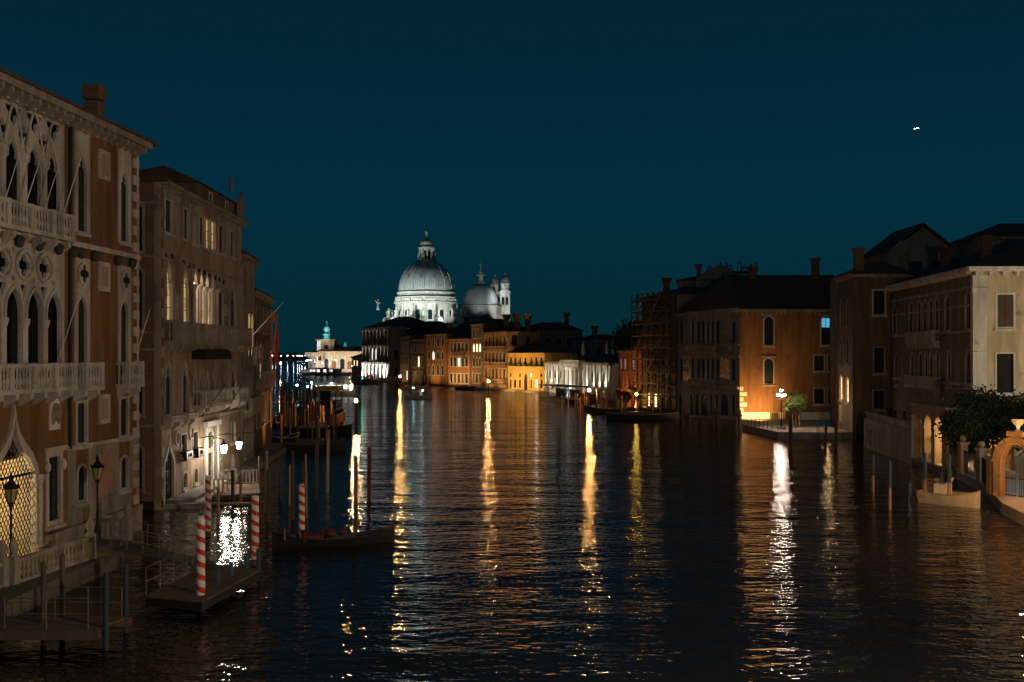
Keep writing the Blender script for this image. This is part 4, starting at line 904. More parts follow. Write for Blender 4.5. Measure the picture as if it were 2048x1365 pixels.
def baroque():
    f = Fac((-55.2,372), (-43.0,352), -1, 19.6, stone_dk, name='baroque_palace', label='tall baroque palace with white floodlit ground-floor columns near the church', cat='palace', depth=20)
    s = Fac((-43.0,352), (-37.4,353.5), -1, 19.6, stone_dk, root=f.root)
    n = 7
    for k in range(n):
        u = f.L*(k+.5)/n; c = 2 <= k <= 3
        f.win(u-.65,u+.65,13.4,17.4,'rect' if c else 'round', m=stone_dk, fw=.2, bars=False)
        f.win(u-(.9 if c else .65),u+(.9 if c else .65),7.6,12.0,'round', m=stone_dk, fw=.2, bars=False, lit=lit_white if c else None, sill=False)
        f.win(u-.7,u+.7,.8,5.2,'round', m=white_stone, fw=.25, bars=False, lit=lit_white if k == 3 else None, sill=False)
    col = MB().lathe([(.5,0),(.5,.3),(.36,.4),(.34,5.2),(.55,5.7),(.55,5.9)],10)
    c1 = col.mesh('column', white_stone, True); c2 = MB().lathe([(.45,0),(.45,.3),(.3,.4),(.28,4.8),(.45,5.2),(.45,5.4)],10).mesh('column', stone_dk, True)
    for k in range(n+1):
        u = min(max(f.L*k/n,.5),f.L-.5)
        f.put('column', c1, u, -.5, .5); f.put('column', c2, u, -.45, 6.95); f.put('column', c2, u, -.45, 13.0)
    f.box('entablature',0,f.L,-1.0,-.003,6.42,6.93,white_stone); f.box('entablature',0,f.L,-.9,-.003,12.36,12.96,stone_dk); f.box('entablature',-.3,f.L+.3,-1.1,-.003,18.5,19.5,stone_dk)
    f.balcony(f.L*2/n, f.L*4/n, 7.0, 7.9, .9, white_stone, .5, False)
    s.win(1.6,2.8,8,11,m=stone_dk,bars=False); s.win(1.6,2.8,2,5,m=white_stone,bars=False); s.box('white_facing', .1, s.L-.1, -.06, -.003, .6, 1.9, white_stone)
    f.wall(); s.wall('side_wall'); f.put('side_wall', MB().box(0,.45,.45,20,-1,19.6).mesh('side_wall', stone_dk))
    f.put('roof', MB().add([(-.4,-.5,19.65),(f.L+.4,-.5,19.65),(f.L+4,19,19.65),(-.4,20,19.65),(9,10,23.6),(f.L-6,10,23.6)],[(3,2,1,0),(0,1,5,4),(1,2,5),(2,3,4,5),(3,0,4)]).mesh('roof', tile))
    for k in range(8):
        u = f.L*(k)/7.0; u = min(max(u, .8), f.L-.8)
        o = f.root.matrix_basis @ Vector((u, -1.7, .9))
        lamp('uplight', 'SPOT', o, (1,.97,.93), 4500, .1, o + f.root.matrix_basis.to_3x3() @ Vector((0, 1.0, 4)), 75, .6)
baroque()
f = simple((-61.8,386),(-56.4,377),8.6,tanst,[(3,5.4,7.4,1.0,'rect',dict(KG,lit=(0,1),litm=lit_warm)),(3,1.2,3.4,1.0,'rect',KG)],'small dark roofed house with two lit windows left of the baroque palace','town_house','house',10,2.2)
f.chimney(7,3,8.6,12.4,.9)

# ---------------------------------------------------------------- floodlit domed church
def figure(h=3.0):
    # robed standing stone figure: pedestal, draped body, shoulders, head and a raised arm
    mb = MB().box(-.4,.4,-.4,.4,0,.35).lathe([(.42,.36),(.36,.8),(.30,1.3),(.34,1.9),(.42,2.25),(.24,2.48),(.1,2.55),(.16,2.68),(.2,2.82),(.14,2.98),(0,3.04)],8)
    mb.cyl((.36,0,2.2),(.62,-.2,1.6),.11,.08,5).cyl((-.36,0,2.2),(-.7,-.1,2.7),.11,.07,5)
    return mb
def church():
    cx, cy, q = -37.6, 440, .22
    r = thing('domed_church', 'great white floodlit domed church above the far roofs', 'church', (cx, cy, 0))
    P = lambda n, mb, m, sm=True, par=None: part(n, mb, m, par or r, sm)
    Z = lambda py: hz(py, cy)
    # octagonal body
    P('body', MB().lathe([(20,-1),(20,20),(21,20.2),(21,21),(17,21.2),(17,22.6),(0,22.8)],8,rot=math.pi/8), white_stone, False)
    drum = MB().lathe([(13.2,22.5),(13.2,31.6),(14.2,31.8),(14.2,32.5),(13.4,32.7),(13.4,34.1),(13.9,34.3),(13.9,34.7),(12.9,34.8),(12.6,36.2),(13.0,36.5),(13.0,36.9),(11.9,37.0)],32)
    d = P('drum', drum, white_stone)
    for k in range(16):
        a = 2*math.pi*(k+.5)/16; M_ = Matrix.Rotation(a, 4, 'Z')
        wme = cached('chw', lambda: MB().panel(profile('round',2.0,4.2,.3),[profile('round',2.0,4.2)],-.3,.3).mesh('window', white_stone))
        o = put('window', wme, r, M_ @ T(13.25,0,24.8) @ Matrix.Rotation(math.pi/2,4,'Z') @ T(-1,0,0))
        put('pane', cached('chp', lambda: MB().panel(profile('round',2.0,4.2,.05),[],-.06,-.02).mesh('pane', glass)), o)
        put('pilaster', cached('chpl', lambda: MB().box(-.3,.35,-.45,.45,22.6,31.5).mesh('pilaster', white_stone)), r, Matrix.Rotation(2*math.pi*k/16,4,'Z') @ T(13.3,0,0))
        put('baluster_block', cached('chb', lambda: MB().box(-.2,.3,-1.9,1.9,32.75,33.9).mesh('baluster_block', white_stone)), r, M_ @ T(13.45,0,0))
    prof = [(12.1,37.0),(12.2,38.5),(12.0,40.4),(11.5,42.4),(10.7,44.3),(9.5,46.2),(8.0,47.9),(6.3,49.2),(4.6,50.0),(4.3,50.2)]
    dome = P('dome', MB().lathe(prof, 64), lead)
    rib = MB()
    for k in range(16):
        a = 2*math.pi*k/16
        rib.tube([((rr+.05)*math.cos(a),(rr+.05)*math.sin(a),z) for rr, z in prof], .22, 4)
    P('dome_ribs', rib, lead)
    for k in range(12): 
        a = -math.pi/2 + (k-5.5)*math.pi/6+.12
        put('dormer', cached('chd', lambda: MB().box(-.35,.3,-.3,.3,0,1.0).mesh('dormer', lead_dk)), r, Matrix.Rotation(a,4,'Z') @ T(11.35,0,42.6))
    l = P('lantern', MB().lathe([(4.6,50.0),(4.6,50.5),(4.2,50.6),(4.2,51.4),(2.3,51.5),(2.3,56.0),(3.6,56.2),(3.6,56.8),(2.6,57.0),(2.8,57.9),(2.6,58.9),(1.9,59.9),(1.0,60.5),(.7,60.7),(.7,61.2),(0,61.3)],24), white_stone)
    for k in range(8):
        a = 2*math.pi*k/8+.2
        put('lantern_column', cached('chlc', lambda: MB().lathe([(.4,51.4),(.3,51.7),(.28,55.4),(.42,56.1)],8).mesh('lantern_column', white_stone, True)), l, T(3.1*math.cos(a),3.1*math.sin(a),0))
        put('lantern_opening', cached('chlo', lambda: MB().box(0,.06,-.5,.5,51.8,55.2).mesh('lantern_opening', dark)), l, Matrix.Rotation(a+math.pi/8,4,'Z') @ T(2.25,0,0))
        put('obelisk', cached('chob', lambda: MB().lathe([(.3,51.4),(.12,53.6),(.22,53.8),(0,54.2)],6).mesh('obelisk', white_stone)), l, T(4.0*math.cos(a+.39),4.0*math.sin(a+.39),0))
    fig = figure().mesh('statue', white_stone, True)
    put('statue', fig, r, T(0,0,61.2))
    # scroll buttresses with statues round the drum
    vol = MB()
    vol.panel([(0,0),(0,5.2),(.8,5.2),(1.4,3.4),(2.6,2.4),(4.2,2.0),(5.4,1.4),(5.6,0)],[],-.8,.8)
    vol.panel([(4.6+1.5*math.cos(t*math.pi/8),1.2+1.5*math.sin(t*math.pi/8)) for t in range(16)],[],-.95,.95)
    vm = vol.mesh('scroll_buttress', white_stone)
    for k in range(16):
        a = 2*math.pi*k/16
        put('scroll_buttress', vm, r, Matrix.Rotation(a,4,'Z') @ T(13.2,0,23.2)); put('statue', fig, r, Matrix.Rotation(a,4,'Z') @ T(17.0,0,25.6) @ Matrix.Scale(1.35,4))
    # gabled front wings
    for a in (-2.5,-1.57,-.7):
        M_ = Matrix.Rotation(a,4,'Z') @ T(19.5,0,0) @ Matrix.Rotation(math.pi/2,4,'Z')
        o = put('chapel', MB().panel([(-5,0),(-5,16),(-5.4,16.2),(0,19.6),(5.4,16.2),(5,16),(5,0)],[],-2.2,1.5).mesh('chapel', white_stone), r, M_)
        put('thermal_window', MB().panel([(2.6*math.cos(t*math.pi/10),10+2.6*math.sin(t*math.pi/10)) for t in range(11)],[],-2.26,-2.21).mesh('thermal_window', glass), o)
        for x in (-5,0,5): put('chapel_statue', fig, o, T(x,-1,16.3+(3.2 if x == 0 else 0)))
    # choir dome
    dx, dy = 23.4, 14
    prof2 = [(7.4,31.9),(7.7,33.2),(7.7,34.8),(7.3,36.6),(6.4,38.5),(5.0,40.1),(3.4,41.2),(2.2,41.7)]
    P('choir_drum', MB().lathe([(7.6,18),(7.6,31),(8.2,31.2),(8.2,31.9),(7.3,32.0)],24,dx,dy), white_stone)
    put('choir_dome', MB().lathe(prof2,48).mesh('choir_dome', lead, True), r, T(dx,dy,0))
    P('choir_lantern', MB().lathe([(2.2,41.5),(2.2,42.3),(1.0,42.4),(1.0,45.2),(1.9,45.4),(1.9,46.0),(1.3,46.2),(1.4,46.9),(.8,47.8),(.35,48.2),(.35,48.6),(0,48.7)],16,dx,dy), white_stone)
    put('statue', fig, r, T(dx,dy,48.5) @ Matrix.Scale(.9,4))
    P('choir_gable', MB().panel([(-6,0),(-6,25.4),(0,28.6),(6,25.4),(6,0)],[],-7.8,-7.0), white_stone, False).matrix_basis = T(dx,dy,0)
    P('choir_roof', MB().add([(-6.3,-8,25.3),(0,-8,28.9),(6.3,-8,25.3),(-6.3,0,25.3),(0,0,28.9),(6.3,0,25.3)],[(0,1,4,3),(1,2,5,4),(0,2,1),(3,4,5),(0,3,5,2)]), lead_dk, False).matrix_basis = T(dx,dy,0)
    for sx in (-8.0, 8.0):
        P('turret', MB().lathe([(1.5,18),(1.5,31.0),(1.8,31.2),(1.8,31.8),(0,33)],10,dx+sx,dy-1), stone_dk)
    # two bell towers
    for i, (tx, ty, ht) in enumerate(((29.6,26,0),(34.4,16,0))):
        s_ = 2.25
        o = P('bell_tower', MB().box(tx-s_,tx+s_,ty-s_,ty+s_,0,31.4).box(tx-s_-.25,tx+s_+.25,ty-s_-.25,ty+s_+.25,31.402,31.8), white_stone, False)
        fr = MB()
        for yy, ax in ((-s_,0),):
            pass
        hole = [[(x+a, 32.2+b) for a, b in profile('round',1.2,3.6)] for x in (-1.5,.3)]
        for ang in range(4):
            put('belfry_wall', MB().panel([(-s_,31.81),(-s_,37.4),(s_-.4,37.4),(s_-.4,31.81)], hole, -s_, -s_+.4).mesh('belfry_wall', white_stone), o, T(tx,ty,0) @ Matrix.Rotation(ang*math.pi/2,4,'Z'))
        put('belfry_core', MB().box(tx-1.2,tx+1.2,ty-1.2,ty+1.2,31.81,37.3).mesh('belfry_core', dark), o)
        put('belfry_cornice', MB().box(tx-s_-.3,tx+s_+.3,ty-s_-.3,ty+s_+.3,37.41,37.9).mesh('belfry_cornice', white_stone), o)
        put('belfry_pediment', MB().panel([(2.4*math.cos(t*math.pi/10),37.91+1.3*math.sin(t*math.pi/10)) for t in range(11)],[],-s_-.2,s_+.2).mesh('belfry_pediment', white_stone), o, T(tx,ty,0))
        put('cupola_drum', MB().lathe([(1.9,38.2),(1.9,41.4),(2.3,41.6),(2.3,42.1),(1.8,42.2)],16,tx,ty).mesh('cupola_drum', white_stone, True), o)
        put('cupola', MB().lathe([(1.9,42.2),(2.15,43.1),(2.0,44.1),(1.3,45.1),(.5,45.7),(.4,46.4),(.6,46.6),(0,47.4)],16,tx,ty).mesh('cupola', lead_dk, True), o)
    put('clock_hands', MB().box(33.8,34.0,13.68,13.74,26,29).box(34.05,35.2,13.68,13.74,27,27.2).mesh('clock_hands', iron), r)
    # floodlights on the roofs round about
    for loc, pw, aim in (((-58,411,23.5),32000,(-39,436,39)),((-26,410,22.5),21000,(-36,436,39)),((-69,436,23),11000,(-42,440,37)),((-44,404,23),6000,(-38,436,30))):
        lamp('church_floodlight','SPOT',loc,(.86,.98,.94),pw,.5,aim,70,.6)
    lamp('church_floodlight','SPOT',(-14,424,23.5),(.9,.98,.95),5600,.3,(-14.2,448,35),36,.8)
    lamp('church_floodlight','SPOT',(4,425,20),(.93,.97,.97),30000,.4,(-3.5,455,35),40,.5)
    lamp('church_floodlight','SPOT',(-3.5,418,22),(.93,.97,.97),44000,.2,(-8,466,43.5),13,.5)
church()
def lone():
    r = put('rooftop_statue', figure().mesh('rooftop_statue', white_stone, True), None, T(-50.6,378,26.5) @ Matrix.Scale(1.35,4), label='single white lit statue above the baroque palace roof', category='statue')
lone()
lamp('statue_floodlight','SPOT',(-56,370,21.5),(.9,.98,1),5000,.2,(-50.6,378,29),50,.6)
# roofs between the church and the canal
simple((-38,360),(-24,352),18.0,brickd,[(4,14.4,16.8,1.2,'rect',KG)],'dark brick house with dormer behind the dim palaces below the church','town_house','house',10,3.6,0)
simple((-22,340),(-9,330),17.6,brickd,[(4,14.2,16.4,1.2,'rect',KG)],'dark roofed house below the choir dome','town_house','house',10,3.2,0).chimney(6,3,17.6,22.6,1.2)

# ---------------------------------------------------------------- customs house with globe on the far point
def customs():
    r = thing('customs_house', 'pale customs house with a globe-topped tower on the far point', 'customs house', (-115, 560, 0))
    f = Fac((-115,560), (-60,560.5), .6, 11.4, cream, root=r) if False else None
    ROOTW[r.name] = T(-115,560,0)
    f = Fac((-109,560), (-62,560.2), .6, 11.4, cream, root=r, depth=24)
    for px in (652.5-2, 0):
        pass
    f.wpx(637,642,714,721,m=tanst,fw=.3,bars=False,sill=False)
    for a in ((649,657),(680,689)): f.wpx(*a, 718, 739, kind='round', m=stone, fw=.5, bars=False, sill=False)
    for a in ((663,672,722,739),(694.5,704,723,739)): f.wpx(*a, m=stone, fw=.3, bars=False, sill=False, lit=ochre)
    f.wall(); f.put('side_wall', MB().box(0,.5,.46,24,.6,11.4).mesh('side_wall', cream))
    f.put('roof', MB().add([(-.6,-.6,11.45),(47.6,-.6,11.45),(47.6,24,11.45),(-.6,24,11.45),(3,10,14.2),(45,10,14.2)],[(3,2,1,0),(0,1,5,4),(1,2,5),(2,3,4,5),(3,0,4)]).mesh('roof', tile_red))
    # portico at the tip
    g = Fac((-115,566), (-109.3,560), .6, 10.6, white_stone, root=r)
    cm = MB().lathe([(.6,.6),(.45,1),(.42,8),(.6,8.6)],8).mesh('portico_column', white_stone, True)
    for k in range(5): put('portico_column', cm, r, T(.3+k*1.35, 5.2-k*1.3, 0))
    put('portico_roof', MB().box(-.8,7,-1,8,8.62,10.8).mesh('portico_roof', cream), r)
    t = put('tower', MB().box(5.2,14.6,4,13,10.8,17.4).box(4.4,15.4,3.2,13.8,17.402,18.1).mesh('tower', tanst), r)
    put('tower_window', MB().box(9,11.2,3.9,3.99,12.5,15).mesh('tower_window', glass), t)
    put('tower_pilaster', MB().box(5.2,7.2,3.6,3.99,10.9,17.3).mesh('tower_pilaster', white_stone), t)
    put('globe_plinth', MB().lathe([(2.6,18.1),(2.0,18.6),(1.9,20.4),(2.5,20.8),(2.5,21.2),(0,21.3)],12,9.9,8).mesh('globe_plinth', teal_m, True), t)
    atl = figure().mesh('atlas_figure', teal_m, True)
    for k in range(3): put('atlas_figure', atl, t, T(9.9+1.3*math.cos(k*2.1),8+1.3*math.sin(k*2.1),20.9) @ Matrix.Scale(.75,4))
    put('globe', MB().ball((9.9,8,24.2),1.9,16,10).mesh('globe', teal_m, True), t)
    put('weathervane_figure', atl, t, T(9.9,8,26.1) @ Matrix.Scale(.85,4))
    lamp('globe_floodlight','SPOT',(-107,553,19),(.35,.9,.95),9000,.3,(-105.1,568,23),60,.5)
    lamp('tower_floodlight','SPOT',(-114,556,13),(.9,.95,1),4000,.3,(-108,563,16),70,.5)
customs()
# sails or lit pinnacles beyond the point
put('distant_sail', MB().add([(0,0,0),(6,0,0),(3.2,.4,8.5),(1.5,2.5,0)],[(0,1,2),(0,2,3),(1,3,2),(0,3,1)]).mesh('distant_sail', teal_m), None, T(-110,640,9.5), label='pale cyan lit sail shape behind the customs house roof', category='sail')
lamp('sail_light','POINT',(-106,625,15),(.3,.9,1),5000,.3)

# ================================================================ TREES
def tree(name, label, x, y, z0, trunk_h, rx, rz, n, leaf, m, group=None, seedk=1, stakes=False):
    rnd = random.Random(seedk); r = thing(name, label, 'tree', (x, y, z0), 0, group)
    tk = MB().cyl((0,0,-.2),(0,0,trunk_h),max(.07,rx*.07),max(.05,rx*.05),7)
    for k in range(5):
        a = k*1.26+rnd.random(); tk.cyl((0,0,trunk_h*.85),(rx*.55*math.cos(a),rx*.55*math.sin(a),trunk_h+rz*(.4+.5*rnd.random())),rx*.035+.02,.02,5)
    part('trunk', tk, bark, r)
    mb = MB(); cl = []
    for k in range(max(8, n//110)):
        while True:
            p = Vector((rnd.uniform(-1,1),rnd.uniform(-1,1),rnd.uniform(-1,1)))
            if .25 < p.length < 1: break
        cl.append((Vector((p.x*rx*.8,p.y*rx*.8,trunk_h+rz*.75+p.z*rz*.8)), rnd.uniform(.22,.4)))
    for k in range(n):
        c, s_ = rnd.choice(cl); p = Vector((rnd.gauss(0,1),rnd.gauss(0,1),rnd.gauss(0,.8)))*s_*rx*.55 + c
        a = Vector((rnd.gauss(0,1),rnd.gauss(0,1),rnd.gauss(0,.6))).normalized()*leaf; b = a.orthogonal().normalized()*leaf*.45
        mb.add([p, p+a*.5+b, p+a, p+a*.5-b], [(0,1,2,3)])
    part('crown', mb, m, r)
    if stakes: part('stakes', MB().cyl((-.45,0,-.2),(-.4,0,2.0),.05,.05,5).cyl((.45,0,-.2),(.4,0,2.0),.05,.05,5).cyl((-.45,0,1.7),(.45,0,1.7),.035,.035,5), woodlt, r)
    return r
tree('young_tree', 'small round lamp-lit green tree on stakes beside the square lamp', 35.3, 124.3, .8, 2.3, 1.55, 1.25, 3400, .17, leafm, None, 3, True)
for i, (x, y, h, rx, rz) in enumerate(((37.4,80.5,1.5,3.0,2.5),(40.4,84,2.2,3.2,2.3),(41.5,78.5,1.9,3.4,2.5),(45.0,82,2.2,3.6,2.4))):
    tree('garden_tree', ('dark dense garden tree nearest the lit arches','dark garden tree behind the nearest one before the cream palace','dark bushy tree above the garden fence','dark tree under the cream palace windows at the right edge')[i], x, y, .7, h, rx, rz, 7000, .26, leafdk, 'dark trees in the right bank garden', 10+i)
tree('garden_tree', 'silver lamp-lit leafy branch tree over the garden gate', 37.6, 71.5, .7, 3.9, 1.5, 1.0, 1500, .2, leafpale, None, 21)
for i, (x, y, h, rx, rz) in enumerate(((24.8,208,8,5,5.6),(29,214,7,5.5,5),(33,236,4,5,4),(30,252,4,5,3.8),(33,205,6,5,4.5))):
    tree('park_tree', ('tall dark tree left of the scaffolded house','broad dark tree behind the small red house','dark round tree behind the white gallery end','dark tree behind the white gallery portico','dark tree behind the scaffolded house')[i], x, y, .5, h, rx, rz, 3500, .6, leafdk, 'dark trees behind the white gallery', 30+i)
for i, (px, py, z) in enumerate(((1262,806,1.2),(1276,812,1.0),(1240,800,1.0))):
    x, y = ((px-1024)/2000*182, 182-i*4); tree('garden_shrub', ('dark shrub over the red garden wall','dark shrub beside the scaffold foot','dark shrub left of the red garden wall')[i], x, y, .3, 1.2, 1.9, 1.4, 900, .3, leafdk, 'shrubs round the red garden wall', 50+i)
far = MB(); rnd = random.Random(5)
for k in range(5200):
    x = rnd.uniform(-520,-150); hmax = 11+6*math.sin(x*.021)+4*math.sin(x*.07+1)+3*math.sin(x*.19); z = rnd.uniform(0,1)**.7*hmax; y = 1480+rnd.uniform(-25,25)
    a = rnd.random()*6.3; s_ = rnd.uniform(2,4.5); far.add([(x,y,z),(x+s_*math.cos(a),y+1,z+s_*math.sin(a)),(x+s_*math.cos(a+1.3),y-1,z+s_*math.sin(a+1.3))],[(0,1,2)])
far.box(-540,-140,1500,1520,-1,7)
put('far_woods', far.mesh('far_woods', leafdk), kind='stuff', label='dark line of trees on the far shore', category='trees')
slab('far_shore_ground', [(-600,1430),(-120,1430),(-120,1600),(-600,1600)], -1, 1.2, soil)

# ================================================================ LAMPS
GLOBE = {}
def gl(m, r): return cached(('globe', m.name, r), lambda: MB().ball((0,0,0), r, 10, 6).mesh('globe', m, True))
def canal_lamp(px, pyl, Y, m, label, r=.2, group='lamps on piles in the canal'):
    x = (px-1024)/2000*Y; zl = hz(pyl, Y)
    t = thing('canal_lamp', label, 'lamp', (x, Y, 0), 0, group)
    part('pile', MB().cyl((0,0,-2),(0,0,zl-.95),.17,.15,9), wood, t)
    part('lamp_stem', MB().cyl((0,0,zl-.96),(0,0,zl-r-.12),.07,.05,7).cyl((0,0,zl-r-.13),(0,0,zl-r-.02),.12,.16,8), iron, t)
    put('globe', gl(m, r), t, T(0,0,zl))
    part('lamp_cap', MB().cyl((0,0,zl+r+.03),(0,0,zl+r+.22),.14,.03,8), iron, t)
canal_lamp(712, 802, 133, G_OR, 'orange glowing canal lamp on a pile nearest the left moorings')
canal_lamp(977, 763, 230, G_OR, 'orange glowing canal lamp before the yellow house')
canal_lamp(1178, 781, 176, G_OR, 'orange glowing canal lamp before the white gallery')
canal_lamp(800, 753, 288, G_OR, 'orange glowing canal lamp before the floodlit baroque palace', .22)
canal_lamp(561, 727, 395, G_OR, 'small distant orange canal lamp by the end of the left bank', .2)
def wall_lamp(x, y, z, m, label, r=.16, group=None, name='wall_lamp', base=True, pw=None, h=None):
    t = thing(name, label, 'lamp', (x, y, z), 0, group); put('globe', gl(m, r), t)
    part('lamp_cap', MB().cyl((0,0,r+.02),(0,0,r+.16),r*.9,.03,8), iron, t)
    if base: part('bracket', MB().cyl((0,0,r+.15),(0,0,r+.5),.025,.025,5).cyl((0,0,r+.5),(base[0],base[1],r+.62),.03,.03,5), iron, t)
    if h: part('lamp_post', MB().cyl((0,0,-h),(0,0,-h+.5),.14,.08,8).cyl((0,0,-h+.5),(0,0,-r-.02),.06,.045,7), iron, t)
    return t
wall_lamp(20.6, 165.5, 3.3, G_YE, 'yellow lamp glowing at the foot of the scaffolding', .2, base=(1.0,.3))
def lantern(x, y, z, m, label, sc_=1, base=None):
    t = thing('lantern', label, 'lantern', (x, y, z)); s = sc_
    part('glass', MB().lathe([(.14*s,-.3*s),(.25*s,.16*s),(.2*s,.26*s)],6), m, t)
    part('lantern_frame', MB().lathe([(.29*s,.27*s),(.3*s,.31*s),(.1*s,.52*s),(.05*s,.7*s),(0,.74*s)],6), iron, t); part('lantern_base', MB().lathe([(.02,-.42*s),(.16*s,-.31*s)],6), iron, t)
    if base: part('bracket', MB().cyl((0,0,.7*s),(base[0]*.5,base[1]*.5,.95*s),.03,.03,5).cyl((base[0]*.5,base[1]*.5,.95*s),(base[0],base[1],.8*s),.03,.03,5), iron, t)
    return t
G_LW = glow('white_lantern_glass', (1,.86,.68), 210)
lantern(-20.75, 72, 3.15, G_LW, 'bright white lantern in front of the portal, nearer of the pair', .95, (-1.8,.2))
lantern(-20.8, 76.2, 3.05, G_LW, 'bright white lantern in front of the portal, farther of the pair', .9, (-1.85,.2))
# square lamp with three globes
t = thing('street_lamp', 'black lamp post with cluster of white globes on the little square', 'lamp', (32.8,121.8,.8))
part('lamp_post', MB().cyl((0,0,0),(0,0,.9),.2,.12,9).cyl((0,0,.9),(0,0,3.7),.07,.055,8).cyl((0,0,3.7),(0,0,4.55),.05,.05,6), iron, t)
part('plinth', MB().box(-.45,.45,-.45,.45,-.05,.35), pave, t)
part('arms', MB().tube([(-.38,0,4.0),(-.36,0,3.75),(0,0,3.6),(.36,0,3.75),(.38,0,4.0)],.03,5).tube([(0,-.38,4.0),(0,-.36,3.75),(0,0,3.6),(0,.36,3.75),(0,.38,4.0)],.03,5), iron, t)
for x, y, z in ((-.38,0,4.2),(.38,0,4.2),(0,-.38,4.2),(0,.38,4.2),(0,0,4.8)):
    put('globe', gl(G_WW, .17), t, T(x,y,z)); put('added_lamp_hood', cached('hood', lambda: MB().lathe([(.2,.05),(.21,.07),(.13,.22),(.03,.27),(0,.3)],10).mesh('added_lamp_hood', iron, True)), t, T(x,y,z))  # hoods added to keep the globes' light off the upper wall
for i, (px, py, zb) in enumerate(((22,985,.75),(195,942,.75))):   # unlit ornate lanterns on the terrace
    Y = (41.5, 49.8)[i]; x = (px-1024)/2000*Y; zt = hz(py, Y)
    t = thing('lantern_post', ('black ornate lantern post before the lit gateway','black ornate lantern post before the arched ground-floor windows')[i], 'lamp post', (x,Y,.75), 0, 'unlit lantern posts on the palace terrace')
    zt -= .75
    part('post', MB().cyl((0,0,0),(0,0,.7),.16,.11,8).cyl((0,0,.7),(0,0,zt-.55),.055,.045,7).ball((0,0,zt-.55),.1,8,5), iron, t)
    part('lantern_glass', MB().lathe([(.14,zt-.42),(.26,zt+.12),(.26,zt+.14)],6), mat('yellowed_glass',(.30,.25,.10),.3,.2,2,.1,8,spec=.5), t)
    fm = MB().lathe([(.3,zt+.15),(.32,zt+.2),(.16,zt+.42),(.07,zt+.5),(.1,zt+.6),(.03,zt+.8),(0,zt+.85)],6).lathe([(.02,zt-.55),(.17,zt-.43)],6)
    for k in range(6):
        a = k*math.pi/3; fm.cyl((.145*math.cos(a),.145*math.sin(a),zt-.42),(.27*math.cos(a),.27*math.sin(a),zt+.15),.02,.02,4).cyl((.31*math.cos(a),.31*math.sin(a),zt+.18),(.34*math.cos(a),.34*math.sin(a),zt+.36),.03,.01,4)
    part('lantern_frame', fm, iron, t)
# lamps round the right edge, just beyond the frame, that light the gate, the quay and the water there
def quay_lamp(x, y, h, m, label, r=.2):
    t = thing('quay_lamp', label, 'lamp', (x, y, .7), 0, 'street lamps on the right quay')
    part('lamp_post', MB().cyl((0,0,0),(0,0,.5),.14,.09,8).cyl((0,0,.5),(0,0,h-.25),.06,.05,7), iron, t); put('globe', gl(m, r), t, T(0,0,h))
    part('lamp_cap', MB().cyl((0,0,h+r+.02),(0,0,h+r+.2),.2,.03,8), iron, t)
G_OQ = glow('orange_quay_globe', (1,.45,.12), 650)
quay_lamp(32.6, 61.0, 3.6, G_OQ, 'orange street lamp on the quay by the garden gate')
G_OB = glow('bright_orange_quay_globe', (1,.48,.15), 4000)
canal_lamp(2092, 938, 48, G_OB, 'bright orange lamp on a pile just beyond the right edge', .2)
G_WQ = glow('white_quay_globe', (.85,.92,1), 260)
quay_lamp(36.2, 68.2, 3.6, G_WQ, 'white street lamp inside the garden gate', .18)
# far shore and point lamps
for i in range(9):
    Y = 1425; px = (545,551,562,575,587,595,599,604,610)[i]
    t = thing('shore_lamp', ('first','second','third','fourth','fifth','sixth','seventh','eighth','ninth')[i]+' tiny white lamp from the left along the far shore', 'lamp', ((px-1024)/2000*Y, Y, 1.2), 0, 'lamps along the far shore')
    put('globe', gl(G_FAR, .42), t, T(0,0,6)); part('lamp_post', MB().cyl((0,0,-2),(0,0,5.2),.25,.2,5), iron, t)
for i, (px, py, Y) in enumerate(((613,722,556),(616,721,556),(621,721,557),(629.5,724,553),(645,727,550),(660,727,550),(671,721,552),(704,732,500))):
    t = thing('point_lamp', 'bright white lamp on the quay before the customs house', 'lamp', ((px-1024)/2000*Y, Y, .9), 0, 'lamps before the customs house')
    zl = hz(py, Y)-.9; put('globe', gl(G_FAR, .22), t, T(0,0,zl)); part('lamp_post', MB().cyl((0,0,-.5),(0,0,zl-.3),.12,.1,5), iron, t)
# lamps on the landing stages of the left moorings
for i, (px, py, Y, m) in enumerate(((594,771,212,G_CY),(623.5,766.5,232,G_CY),(616,774,205,G_CY),(663,767,236,G_FAR))):
    wall_lamp((px-1024)/2000*Y, Y, hz(py,Y), m, ('cyan lamp among the left mooring poles','cyan lamp behind the left landing stage','second cyan lamp nearer among the left mooring poles','white lamp on the passing waterbus')[i], .16, None, 'stage_lamp', None, None, max(.6, hz(py,Y)+.6) if i < 3 else None)
# added unseen washes that brighten the house fronts along the right bank
def wash(A, B, t, off, col, pw, aimz=7, ang=120):
    # added ground-level wash without fixture in front of a facade, aimed up and into it
    A, B = Vector(A), Vector(B); d = (B-A).normalized(); n = Vector((d.y, -d.x)); p = A.lerp(B, t)
    q = p + n*off; lamp('added_facade_wash', 'SPOT', (q.x,q.y,1.0), col, pw, .12, (p.x-n.x*2,p.y-n.y*2,aimz), ang, 1)
wash((-37.6,335),(-33.6,327.4),.5,4,(1,.6,.28),600,5)
SOD = (1, .60, .23)
wash((-1.1,268),(8.2,252.2),.25,8,SOD,6200); wash((-1.1,268),(8.2,252.2),.75,8,SOD,6200)
wash((-8.2,288.4),(-1.3,270.2),.3,6,SOD,4600,8); wash((-8.2,288.4),(-1.3,270.2),.8,6,SOD,5200,8)
wash((-12.1,296.2),(-8.4,288.8),.5,6,SOD,3200,8)
wash((-19.6,305),(-12.3,296.6),.3,6,SOD,3600,7); wash((-19.6,305),(-12.3,296.6),.8,6,SOD,3600,7)
